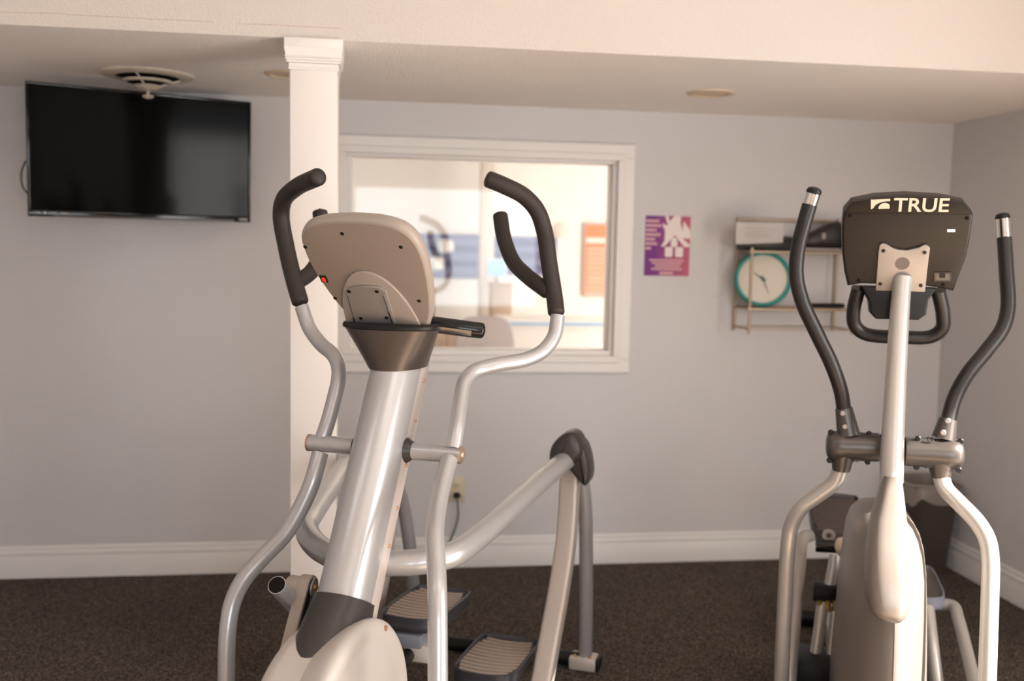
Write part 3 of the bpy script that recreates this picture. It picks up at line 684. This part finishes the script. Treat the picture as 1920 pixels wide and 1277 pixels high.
lathe('link_bolt', [(.0095, 0), (.0095, .006), (.005, .009), (.001, .009)], tuple(np.array(frc(0, 0, -.019))), (1, 0, 0), brass_m, cl, 12)
lathe('link_boss', [(.028, 0), (.030, .006), (.030, .030), (.026, .036), (.001, .036)], tuple(np.array(frc(0, -.006, .016))), (-1, 0, 0), taupe_l, cl, 24)
ta, tb = f1.ba(519, 1097, -.30), f1.ba(560, 1143, -.17)
ht = tube('link_tube', [tuple(tb), tuple(ta)], .0225, silver_m, e1, 24)
dd = (ta-tb)/np.linalg.norm(ta-tb); lathe('tube_end_shade', [(.0205, -.002), (.0205, .0012), (.001, .0012)], tuple(ta), tuple(dd), dark_m, ht, 24)  # dark disc paints the shade inside the hollow tube end

# pivot axle
ax0, ax1 = f1.ba(580, 830, 0), f1.ba(865, 853, 0)
tube('pivot_axle', [tuple(ax0), tuple(ax1)], .0225, silver_m, e1, 24)
lathe('axle_cap', [(.0232, -.004), (.0232, .002), (.018, .004), (.009, .0042), (.007, .008), (.001, .008)], tuple(ax1), (1, 0, 0), mat('copper_cap', (.55, .42, .33), .3, .8), e1, 24)
lathe('axle_cap', [(.0232, -.004), (.0232, .002), (.018, .004), (.001, .0042)], tuple(ax0), (-1, 0, 0), rust_m, e1, 24)
for s in (1, -1): lathe('axle_bushing', [(.036, .052), (.034, .066), (.026, .078), (.0228, .084), (.02, .084)], (0, 0, 1.03), (s, 0, 0), char_m, e1, 28)

# swing arms
def arm(side, upper, grip, branch, lower):
    t = tube('upper_arm', A1(upper), .0205, silver_m, e1, 20, 8)
    g = tube('hand_grip', A1(grip), .0243, foam_m, e1, 24, 8, round_end=.45); b = tube('grip_branch', A1(branch), .0228, foam_m, e1, 24, 8, round_end=.45)
    lathe('end_dimple', [(.004, 0), (.004, .002), (.001, .002)], tuple(np.array(A1(branch)[0])+np.array([0, 0, .0095])), (0, 0, 1), black_m, b, 10)
    l = tube('lower_arm', A1(lower), .0225, silver_m, e1, 20, 8); return t, l
arm('right', [(850, 842, 0), (857, 800, .03), (864, 748, .09), (872, 715, .13), (892, 695, .17), (930, 684, .21), (985, 674, .27), (1018, 658, .31), (1039, 630, .34), (1046, 592, .36)],
    [(1043, 586, .362), (1040, 560, .38), (1029, 490, .40), (1021, 435, .41), (1007, 395, .40), (983, 368, .38), (945, 348, .35), (916, 336, .335)],
    [(938, 404, .50), (945, 447, .48), (962, 490, .46), (990, 519, .42), (1026, 546, .39)],
    [(842, 862, -.02), (830, 905, -.08), (819, 960, -.16), (815, 1000, -.22), (818, 1060, -.28), (820, 1120, -.33), (821, 1277, -.38), (822, 1400, -.41)])
arm('left', [(598, 838, 0), (612, 800, .02), (628, 742, .06), (634, 715, .08), (635, 690, .10), (626, 667, .12), (602, 645, .15), (580, 615, .17), (566, 575, .18)],
    [(563, 566, .183), (551, 525, .20), (536, 460, .22), (527, 405, .22), (532, 375, .20), (555, 352, .16), (596, 332, .06)],
    [(600, 398, .36), (603, 430, .36), (600, 475, .33), (585, 508, .27), (553, 532, .20)],
    [(600, 850, 0), (588, 895, -.03), (570, 940, -.05), (535, 1000, -.08), (490, 1048, -.11), (456, 1088, -.14), (436, 1130, -.16), (427, 1180, -.18), (424, 1277, -.20), (423, 1400, -.21)])

# cup under the console
cbm, ctp = np.array([0, .098, 1.236]), np.array([-.005, .062, 1.345])
rings = []
for t in np.linspace(0, 1, 7):
    c = cbm*(1-t)+ctp*t
    rings.append(ellipse_ring(c, us, (0, 1, 0), .071*(1-t)+.130*t, .108*(1-t)+.090*t, 56, 2.2))
loft('console_cup', rings, mat('dark_bronze_plastic', (.075, .060, .052), .30, .35), e1)
loft('cup_rim', [ellipse_ring((-.005, .062, z), us, (0, 1, 0), a, b, 56, 2.2) for z, a, b in ((1.342, .1285, .089), (1.345, .134, .094), (1.352, .135, .095), (1.358, .131, .091), (1.359, .11, .07))], black_m, e1)

# console
TL = math.radians(42); cO = np.array([0, .04, 1.345]); cX = np.array([1.0, 0, 0]); cY = np.array([0, -math.sin(TL), math.cos(TL)]); cN = np.array([0, math.cos(TL), math.sin(TL)])
frk = plane_frame(cO, cX, cY, cN)
def kxy(u, v):                              # pixel -> console-back coordinates
    nW = cN[1]*f1.a+np.array([0, 0, cN[2]]); OW = f1.O+cO[1]*f1.a+np.array([0, 0, cO[2]])
    P = f1.loc(on(u, v, nW, nW@OW))-cO; return float(P@cX), float(P@cY)
half = [(.108, .005), (.132, .06), (.150, .14), (.159, .21), (.160, .268), (.152, .312), (.128, .345), (.085, .364), (.03, .371)]
halfl = [(.092, .022), (.118, .06), (.143, .14), (.156, .21), (.159, .268), (.152, .312), (.128, .345), (.085, .364), (.03, .371)]
outl = [(-x, y) for x, y in halfl]+[(x, y) for x, y in reversed(half)]
outl = smooth_path([(x, y, 0) for x, y in outl], 4); outl = [(p[0], p[1]) for p in outl]
con = slab('console', outl, -.004, .034, .015, frk, taupe_l, e1, 4)
slab('back_cover', inset2(outl, .008), -.0065, .003, .002, frk, taupe_m, con)
x0, _ = kxy(650, 596); x1, _ = kxy(790, 600); _, yt = kxy(683, 503)
acx, ahw = (x0+x1)/2, (x1-x0)/2
arch = [(acx+ahw*math.cos(t), -.012+(yt+.012)*math.sin(t)) for t in np.linspace(0, math.pi, 28)]
slab('arch_panel', arch, -.013, -.005, .003, frk, taupe_l, con)
q = [kxy(*p) for p in ((668, 606), (748, 606), (727, 536), (716, 530), (690, 527), (664, 530), (653, 537))]
mp = slab('mounting_plate', closed_smooth(q, 1), -.019, -.012, .0015, frk, plate_m, con)
for e0, e1_ in (((656, 543), (671, 600)), ((724, 543), (742, 602))):
    a_, b_ = kxy(*e0), kxy(*e1_); tube('plate_edge', [frk(*a_, -.0205), frk(*b_, -.0205)], .0018, chrome_m, con, 8)
for p in ((659, 537), (711, 537), (681, 587), (729, 586)): disc_at('plate_bolt', frk(*kxy(*p), -.0188), tuple(-cN), .0050, .0025, dark_m, con, 14)
for p in ((643, 435), (753, 460), (574, 460), (630, 556), (787, 561)): disc_at('console_screw', frk(*kxy(*p), -.0062), tuple(-cN), .0052, .0012, dark_m, con, 14)
sx_, sy_ = kxy(609, 519)
slab('power_switch', [(sx_-.009, sy_-.011), (sx_+.009, sy_-.011), (sx_+.009, sy_+.011), (sx_-.009, sy_+.011)], -.010, -.005, .001, frk, black_m, con)
slab('switch_rocker', [(sx_-.004, sy_-.007), (sx_+.006, sy_-.007), (sx_+.006, sy_+.007), (sx_-.004, sy_+.007)], -.013, -.009, .001, frk, red_m, con)

# fixed pulse grips below the console
def pulse(p0, p1):
    p0, p1 = np.array(p0), np.array(p1); g = tube('pulse_grip', [tuple(p0), tuple(p1)], .0215, gloss_m, e1, 24, round_end=.5)
    d = (p1-p0)/np.linalg.norm(p1-p0); dn = np.array([0, -.55, -.83]); dn = dn-(dn@d)*d; dn /= np.linalg.norm(dn); sd = np.cross(d, dn)
    bm = bmesh.new(); R_ = []
    for t in (.10, .80):
        R_.append([bm.verts.new(p0+(p1-p0)*t+.0222*(math.cos(a)*dn+math.sin(a)*sd)) for a in np.linspace(-.9, .9, 12)])
    for k in range(11): bm.faces.new((R_[0][k], R_[0][k+1], R_[1][k+1], R_[1][k]))
    bmesh.ops.solidify(bm, geom=bm.faces[:], thickness=.001); link('sensor_plate', bm, chrome_m, g)
g0, g1 = f1.ba(812, 608, .09), f1.ba(903, 620, .13)
pulse(g0, g1)

# rear frame: hoop, joint caps, legs, crossbar
bp = lambda u, v: f1.bplane(u, v, .741, .121)
capR, capL = f1.bs(1066, 858, .30), f1.bs(708, 848, -.38)
hoop = [capR]+[bp(*q) for q in ((1010, 906), (950, 960), (885, 1016), (845, 1041), (790, 1053), (720, 1056), (655, 1052), (605, 1032), (581, 1008), (575, 985), (592, 953), (618, 915), (645, 878))]+[capL]
tube('frame_hoop', hoop, .034, silver_m, e1, 28, 8)
capmain = [(1034, 858), (1037, 836), (1050, 818), (1066, 808), (1080, 809), (1091, 822), (1096, 848), (1080, 868), (1058, 874), (1040, 872)]
capflap = [(1070, 866), (1080, 836), (1091, 824), (1101, 836), (1108, 862), (1110, 888), (1104, 905), (1094, 899), (1080, 882)]
off = capL-capR*np.array([-1, 1, 1])
for mir in (1, -1):
    def capf(x, y, d): q = np.array([x, d, y]); return tuple(q if mir > 0 else q*np.array([-1, 1, 1])+off)
    o = closed_smooth([tuple(f1.ba(u, v, capR[1])[[0, 2]]) for u, v in capmain], 3); cp_ = slab('joint_cap', o, capR[1]-.055, capR[1]+.075, .030, capf, char_m, e1, 4, 60)
    o = closed_smooth([tuple(f1.ba(u, v, capR[1]+.03)[[0, 2]]) for u, v in capflap], 3); slab('cap_flap', o, capR[1]-.030, capR[1]+.085, .014, capf, char_m, cp_, 3, 60)
fl = S1([(1071, 872, .30), (1068, 920, .30), (1063, 1000, .30), (1051, 1090, .30), (1035, 1180, .30), (1017, 1277, .30), (1003, 1345, .30)])
tube('front_leg', fl, .033, mat('warm_silver_paint', (.42, .375, .345), .35, .3), e1, 24, 6, ry=.030, ref=(1, 0, 0), sq=6)
tube('front_leg', [p*np.array([-1, 1, 1])+off*np.array([1, 1, 1])*(p[2]/.85) for p in fl], .033, MATS['warm_silver_paint'], e1, 24, 6, ry=.030, ref=(1, 0, 0), sq=6)
rl = S1([(1090, 880, .31), (1097, 950, .32), (1099, 1050, .32), (1099, 1150, .32), (1097, 1252, .32)])
tube('rear_leg', rl, .0255, silver_m, e1, 20, 6)
ll = S1([(728, 878, -.37), (752, 930, -.36), (767, 1013, -.35), (774, 1091, -.35), (785, 1200, -.34)])
tube('rear_leg', ll, .0255, silver_m, e1, 20, 6)
fR, fL = rl[-1], ll[-1]
tube('rear_crossbar', [(fL[0], fL[1], .032), (fR[0], fR[1], .032)], .026, black_m, e1, 18)
for p in (fR, fL):
    b = box('foot_bracket', p[0]-.055, p[0]+.045, p[1]-.040, p[1]+.036, .004, .052, mat('pale_bracket', (.60, .55, .50), .4, .3), e1, .006)
    sx = 1 if p[0] > 0 else -1
    box('foot_cap', p[0]+sx*.046-.012, p[0]+sx*.046+.012, p[1]-.034, p[1]+.032, .006, .048, black_m, b, .006)
    for dx in (-.035, .020): disc_at('bracket_bolt', (p[0]+dx, p[1]-.022, .052), (0, 0, 1), .007, .006, brass_m, b, 10)
# pedals
def pedal(cx, ca_, cz, tilt, parent, top, side, n=11, W=.105, L=.185):
    ct, st = math.cos(tilt), math.sin(tilt)
    fr = plane_frame((cx, ca_, cz), (1, 0, 0), (0, ct, st), (0, -st, ct))
    o = closed_smooth([(-W*.98, -L*.45), (-W*.80, -L*.9), (-W*.2, -L), (W*.5, -L*.98), (W*.95, -L*.75), (W, 0), (W*.98, L*.8), (W*.7, L), (-W*.7, L), (-W, L*.8)], 4)
    pd = slab('pedal', o, -.035, .0, .010, fr, side, parent)
    # raised lip
    oi = inset2(o, .012)
    rim = [[fr(x, y, -.01) for x, y in o], [fr(x, y, .011) for x, y in o], [fr(x, y, .013) for x, y in inset2(o, .005)], [fr(x, y, .0) for x, y in oi]]
    loft('pedal_lip', rim, side, pd, cap=False)
    for k in range(n):
        y = -L*.86+(2*L*.86)*(k+.5)/n; hw = W*.90*min(1, .72+.5*min(1, (L-abs(y))/L)); h = L*.86/n*.66
        rr_ = [(x, y+ (.016*(1-(x/hw)**2))*-1 + s_*h) for s_ in (-1, 1) for x in (np.linspace(-hw, hw, 7) if s_ < 0 else np.linspace(hw, -hw, 7))]
        slab('tread_rib', rr_, -.002, .009, 0, fr, top, pd)
    return pd, fr
navyb = mat('blue_black_plastic', (.030, .030, .036), .3)
pedal(-.115, .625, .375, -.06, e1, tread_m, navyb); pedal(.135, .620, .232, -.05, e1, tread_m, navyb)
for s, z, la in ((-1, .375, f1.ba(423, 1400, -.21)), (1, .245, f1.ba(822, 1400, -.41))):
    x = -.115 if s < 0 else .135
    tube('pedal_bar', [tuple(la), (la[0], la[1]+.08, la[2]-.10), (s*.20, .05, .16), (x, .40, z-.12), (x, .66, z-.055)], .022, black_m, e1, 16, 6)
    b = box('pedal_bracket', x-.055, x+.055, .44, .80, z-.075, z-.030, bluegrey_m, e1, .008)
    box('bracket_plate', x-.01, x+.075, .46, .54, z-.125, z-.07, mat('pale_bracket', (.6, .55, .5), .4, .3), b, .004)

# ================================================================== elliptical trainer by the corner
f2 = Frame(1.5, 2.663, 22.9)
e2 = empty('elliptical_trainer', tuple(f2.O), math.radians(-f2.deg)); tag(e2, 'slim silver elliptical trainer with black lettered console near the wastebasket corner', 'elliptical trainer')
A2 = lambda pts: [f2.ba(*p) for p in pts]
tube('mast', A2([(1692, 520, .035), (1686, 600, .0), (1679, 720, -.045), (1673, 840, -.09), (1671, 905, -.115)]), [.0255, .027, .029, .0315, .032], silver2_m, e2, 32, 6)
dkm = mat('gunmetal_casting', (.085, .075, .070), .34, .6)
def sock(name, p, q, r0, r1, m): return tube(name, [f2.ba(*p), f2.ba(*q)], [r0, r1], m, e2, 24)
for side in (0, 1):
    if side == 0: b0, b1 = f2.ba(1650, 839, 0), f2.ba(1548, 835, 0)
    else: b0, b1 = f2.ba(1694, 846, 0), f2.ba(1807, 853, 0)
    d = (b1-b0)/np.linalg.norm(b1-b0); L = np.linalg.norm(b1-b0)
    br = lathe('pivot_barrel', [(.034, 0), (.041, .003), (.042, .012), (.042, L*.62), (.044, L*.72), (.043, L-.018), (.034, L-.006), (.031, L-.004), (.02, L-.001), (.001, L)], tuple(b0), tuple(d), dkm, e2, 40)
    lathe('barrel_washer', [(.036, -.010), (.038, -.006), (.038, -.001), (.036, .002)], tuple(b0), tuple(d), black_m, br, 28)
    for t in (.22, .92):
        for zz in (.044, -.044):
            disc_at('barrel_screw', b0+d*L*t+np.array([0, -.012, zz*.94]), (0, -1, 0), .0085, .006, black_m, br, 14)
    for t in (.40, .46):
        for zz in (.040, -.040): tube('barrel_rib', [b0+d*L*t+np.array([0, -.020, zz*.88]), b0+d*L*t+np.array([0, .004, zz*1.06])], .0045, dkm, br, 8)
    if side == 0:
        s0 = sock('arm_socket', (1591, 815, 0), (1582, 765, 0), .033, .0245, dkm); sock('lower_socket', (1580, 852, 0), (1577, 882, .002), .034, .0255, dkm)
        bl = ((1580, 775), (1584, 800))
        gr = [(1583, 775, 0), (1577, 735, -.01), (1560, 685, -.03), (1530, 622, -.05), (1504, 565, -.07), (1493, 515, -.08), (1497, 462, -.09), (1509, 415, -.10), (1518, 384, -.10)]
        ch = [(1517, 388, -.10), (1526, 360, -.105)]
        lo = [(1577, 876, .002), (1566, 902, .01), (1534, 928, .02), (1504, 950, .03), (1484, 985, .05), (1477, 1030, .06), (1473, 1100, .08), (1465, 1277, .12), (1461, 1400, .14)]
    else:
        s0 = sock('arm_socket', (1769, 822, .01), (1778, 785, .015), .033, .0245, dkm); sock('lower_socket', (1764, 868, 0), (1764, 896, -.004), .036, .0265, dkm)
        bl = ((1777, 789), (1768, 811))
        gr = [(1776, 795, .02), (1789, 748, .05), (1813, 703, .10), (1850, 657, .15), (1880, 615, .18), (1890, 575, .20), (1887, 510, .22), (1883, 446, .24)]
        ch = [(1883, 450, .24), (1880, 408, .245)]
        lo = [(1764, 890, -.004), (1772, 915, -.02), (1800, 945, -.06), (1833, 980, -.10), (1851, 1012, -.12), (1857, 1050, -.14), (1856, 1120, -.17), (1851, 1277, -.22), (1848, 1400, -.24)]
    for p in bl: disc_at('socket_bolt', f2.ba(*p, -.030), (0, -1, 0), .0085, .005, mat('dull_steel', (.3, .27, .25), .4, .7), s0, 14, .5)
    g = tube('hand_grip', A2(gr), .0210, mat('black_vinyl_grip', (.014, .012, .0115), .36, spec=.35, bump=(120, .05, .001)), e2, 24, 8)
    c_ = A2(ch); tube('grip_end', c_, .0195, chrome_m, g, 24)
    dd = (c_[1]-c_[0])/np.linalg.norm(c_[1]-c_[0]); lathe('end_cap', [(.0205, -.004), (.0215, .002), (.018, .010), (.008, .014), (.001, .0145)], tuple(c_[1]), tuple(dd), black_m, g, 24)
    tube('lower_arm', A2(lo), .0232, silver2_m, e2, 24, 8)

# console of the corner machine
T2 = math.radians(24); kO = f2.ba(1702, 460, 0.0); kO = np.array([kO[0], -.005, kO[2]])
kX = np.array([1.0, 0, 0]); kY = np.array([0, -math.sin(T2), math.cos(T2)]); kN = np.array([0, math.cos(T2), math.sin(T2)])
fr2 = plane_frame(kO, kX, kY, kN)
def k2(u, v, d=0):
    nW = kN[1]*f2.a+np.array([0, 0, kN[2]]); OW = f2.O+kO[0]*f2.s+kO[1]*f2.a+np.array([0, 0, kO[2]])+d*nW
    P = f2.loc(on(u, v, nW, nW@OW))-kO; return float(P@kX), float(P@kY)
o2 = [k2(*p) for p in ((1589, 537), (1602, 535), (1616, 533), (1660, 534), (1738, 537), (1765, 542), (1788, 547), (1797, 522), (1810, 489), (1818, 455), (1825, 405), (1808, 384), (1765, 375), (1700, 371), (1640, 374), (1597, 383), (1582, 400), (1578, 430), (1579, 477), (1583, 510))]
c2 = slab('console', o2, 0, .060, .008, fr2, mat('console_black_plastic', (.014, .011, .0095), .40, spec=.3, bump=(400, .08, .001)), e2, 3)
band = [k2(*p, -.012) for p in ((1582, 399), (1824, 402), (1806, 381), (1762, 372), (1700, 369), (1640, 371.5), (1598, 379))]
bo = slab('lettered_band', band, -.016, .02, .003, fr2, mat('band_black', (.010, .007, .005), .40, spec=.25), c2)
ink = mat('silver_lettering', (.55, .48, .39), .35, .2)
lx, ly = k2(1674, 399, -.017); lx2, _ = k2(1778, 399, -.017); _, lt_ = k2(1725, 373.5, -.017)
MT = Matrix((( kX[0], kY[0], -kN[0], 0), (kX[1], kY[1], -kN[1], 0), (kX[2], kY[2], -kN[2], 0), (0, 0, 0, 1)))
def at2(x, y, d): p = fr2(x, y, d); M = MT.copy(); M.translation = Vector(p); return M
capH = lt_-ly
tx = text_mesh('lettering', 'TRUE', capH/.70, ink, bo, Matrix.Identity(4), .0008, 1, .0009)
bx = [v.co.x for v in tx.data.vertices]; by = [v.co.y for v in tx.data.vertices]
tx.data.transform(at2(lx, ly+.003, -.0165) @ Matrix.Diagonal(((lx2-lx)/(max(bx)-min(bx)), capH/(max(by)-min(by)), 1, 1)) @ Matrix.Translation((-min(bx), -min(by), 0)))
# arch emblem left of the letters
def emb(pts): slab('arch_emblem', [k2(*p, -.017) for p in pts], -.0178, -.0155, 0, fr2, ink, bo)
emb([(1633, 392.5), (1633, 374.5), (1669, 373.0), (1669, 377)]+[(1669-1.5-33*math.sin(t)*.9, 391.5-14.5*math.cos(t)) for t in np.linspace(.12, 1.45, 9)])
emb([(1647, 391.5)]+[(1659-12*math.cos(t), 391-10.5*math.sin(t)) for t in np.linspace(.15, 2.2, 9)]+[(1668, 384), (1668, 391)])
for p in ((1593, 404), (1813, 409), (1768, 534), (1610, 526)): disc_at('console_screw', fr2(*k2(*p), -.0003), tuple(-kN), .0052, .0012, dark_m, c2, 12)
def rect2(name, u0, v0, u1, v1, d0, d1, m, parent): return slab(name, [k2(*p) for p in ((u0, v1), (u1, v1), (u1, v0), (u0, v0))], d0, d1, 0, fr2, m, parent)
rect2('sticker', 1776, 430, 1791, 435, -.0008, .001, paper_m, c2)
pb = rect2('port_bezel', 1751, 510, 1783, 527, -.003, .002, char_m, c2); rect2('port_recess', 1754, 512.5, 1780, 524.5, -.0036, .001, mat('port_grey', (.10, .085, .075), .5), c2); rect2('port_socket', 1761, 511, 1772, 520, -.0042, .001, black_m, c2)
# u-shaped finger notch
tube('notch_rim', [fr2(*k2(*p), -.0006) for p in ((1605, 507), (1609, 515), (1616, 518), (1623, 515), (1627, 508))], .0014, gloss_m, c2, 8)
pl2 = [k2(*p) for p in ((1641.5, 546), (1733.5, 550), (1738, 505), (1743, 463), (1739, 458.5), (1733, 457.5), (1722, 463), (1700, 468), (1685, 467), (1674, 464), (1663, 457), (1655, 454.5), (1649, 458), (1647, 470), (1644, 510))]
mpl = slab('mounting_plate', pl2, -.008, 0, .001, fr2, plate_m, c2)
fl2 = [k2(*p) for p in ((1640, 563), (1730, 567), (1733.5, 549), (1641.5, 545))]
slab('plate_flange', fl2, -.004, .006, .001, fr2, mat('flange_steel', (.36, .32, .30), .4, .5), c2)  # flange gets a separate even steel tone
hx, hy = k2(1691.5, 492); slab('plate_hole', [(hx+.0195*math.cos(t), hy+.0195*math.sin(t)) for t in np.linspace(0, 2*math.pi, 28, endpoint=False)], -.0086, -.004, 0, fr2, mat('hole_brown', (.12, .095, .085), .5), c2)
for p in ((1656, 468), (1733, 471), (1650, 530), (1726, 533), (1647, 558), (1722, 562)): disc_at('plate_bolt', fr2(*k2(*p), -.0078), tuple(-kN), .0052, .004, black_m, c2, 14)
# neck moulding and fixed handlebar loop
nk = [f2.ba(u, v, .05) for u, v in ((1616, 536), (1757, 540), (1741, 562), (1736, 590), (1722, 600), (1643, 598), (1632, 586), (1630, 565))]
slab('console_neck', [(p[0], p[2]) for p in nk], .045, .13, .006, lambda x, y, d: (x, d, y), black_m, e2)
tube('fixed_handlebar', A2([(1610, 540, .10), (1600, 585, .13), (1603, 610, .15), (1622, 626, .16), (1690, 632, .16), (1746, 631, .16), (1766, 616, .15), (1768, 590, .13), (1759, 545, .10)]), .0205, MATS['black_vinyl_grip'], e2, 24, 8)

# drive housing and neck cover
def body_ring(v, ul, ur, af, ar, pf, pr_, a0=0.0, n=56):
    L_, R_ = f2.ba(ul, v, a0), f2.ba(ur, v, a0); c = (L_[0]+R_[0])/2; hw = (R_[0]-L_[0])/2; z = (L_[2]+R_[2])/2; ring = []
    for k in range(n):
        a = 2*math.pi*k/n; cx_, sx_ = math.cos(a), math.sin(a); p = pf if sx_ < 0 else pr_
        ring.append((c+hw*math.copysign(abs(cx_)**(2/p), cx_), a0+(af if sx_ < 0 else ar)*math.copysign(abs(sx_)**(2/p), sx_), z))
    return ring
hm = mat('champagne_silver_plastic', (.185, .162, .145), .33, .25, bump=(500, .05, .0006))
rows = [(958, 1642, 1688, .05, .12), (966, 1622, 1702, .10, .22), (978, 1606, 1714, .15, .30), (995, 1595, 1724, .19, .36), (1020, 1589, 1731, .23, .42), (1060, 1584, 1735, .265, .46), (1120, 1578, 1736, .29, .50), (1200, 1570, 1736, .31, .52), (1277, 1562, 1735, .32, .52), (1380, 1556, 1735, .33, .52), (1470, 1552, 1734, .32, .52)]
hb = loft('drive_housing', [body_ring(v, l, r, af, ar, 1.75, 2.8) for v, l, r, af, ar in rows], hm, e2)
crows = [(890, 1655, 1690, .036, .03, -.112), (930, 1645, 1695, .052, .05, -.132), (966, 1634, 1699, .066, .08, -.165), (1000, 1627, 1702, .076, .1, -.195), (1039, 1622, 1704, .084, .12, -.222), (1085, 1621, 1704, .088, .12, -.243), (1115, 1622, 1703, .088, .12, -.254), (1132, 1625, 1702, .085, .12, -.258), (1143, 1631, 1698, .080, .1, -.260), (1150, 1643, 1691, .072, .1, -.262), (1154, 1658, 1681, .060, .1, -.262)]
nc = loft('neck_cover', [body_ring(v, l, r, af, ar, 3.0, 2.5, a0) for v, l, r, af, ar, a0 in crows], hm, e2)
tube('housing_seam', [tuple(np.array(body_ring(v, l, r, af, ar, 1.75, 2.8)[42])+np.array([0, -.0002, 0])) for v, l, r, af, ar in rows[5:]], .0012, char_m, hb, 6)
# base on the carpet
box('base_rail', -.10, .10, -.42, 1.25, .01, .10, silver2_m, e2, .012)
tube('front_stabiliser', [(-.26, -.38, .035), (.26, -.38, .035)], .034, black_m, e2, 16); tube('rear_stabiliser', [(-.27, 1.22, .035), (.27, 1.22, .035)], .034, black_m, e2, 16)
# pedals, bars and linkage
pedL, frL = pedal(-.085, .985, .545, .165, e2, mat('black_tread', (.085, .066, .058), .6), mat('dark_pedal_rim', (.05, .043, .043), .45), 13, .098, .190)
pedR, frR = pedal(.175, .76, .375, .02, e2, MATS['black_tread'], bluegrey_m, 13, .095, .185)
def link_tube(name, pts, r, m, **k): return tube(name, A2(pts), r, m, e2, 16, 6, **k)
link_tube('pedal_bar', [(1520, 1004, .84), (1506, 1008, .80), (1499, 1060, .66), (1490, 1150, .45), (1480, 1277, .20), (1474, 1380, .14)], .0235, silver2_m)
link_tube('pedal_bar', [(1742, 1134, .66), (1786, 1136, .64), (1796, 1160, .58), (1812, 1220, .45), (1830, 1300, .25), (1842, 1380, -.2)], .021, silver2_m)
link_tube('pedal_rail', [(1740, 1140, .55), (1748, 1210, .45), (1762, 1320, .35)], .021, silver2_m)
rl_ = link_tube('link_roller', [(1529, 1023, .62), (1576, 1026, .62)], .0225, gloss_m)
lathe('roller_eye', [(.023, -.01), (.023, .01), (.010, .011), (.010, -.011)], tuple(f2.ba(1554, 1004, .64)), (0, -1, .2), MATS['dull_steel'], e2, 24, True)
link_tube('pivot_stub', [(1576, 1026, .62), (1594, 1024, .60)], .034, mat('cream_boss', (.62, .52, .42), .4), round_end=.3)
link_tube('link_rod', [(1566, 1042, .60), (1562, 1070, .58), (1556, 1100, .56)], .021, silver_m)
p = f2.ba(1548, 1110, .55)
box('link_block', p[0]-.042, p[0]+.05, p[1]-.03, p[1]+.03, p[2]-.028, p[2]+.028, black_m, e2, .006)
for u in (1537, 1552, 1566): link_tube('tension_spring', [(u, 1126, .52), (u+1, 1146, .52)], .0095, mat('gold_spring', (.55, .40, .12), .35, .9))
link_tube('roller_rail', [(1542, 1130, .54), (1536, 1180, .46), (1526, 1250, .36)], .020, silver2_m); link_tube('roller_rail', [(1566, 1140, .54), (1562, 1190, .46), (1556, 1250, .36)], .016, silver2_m)
p = f2.ba(1530, 1240, .34)
box('rail_housing', p[0]-.075, p[0]+.075, p[1]-.08, p[1]+.12, .10, p[2]+.012, black_m, e2, .01)
link_tube('frame_tube', [(1600, 1277, .36), (1560, 1262, .38), (1500, 1262, .38)], .022, black_m)
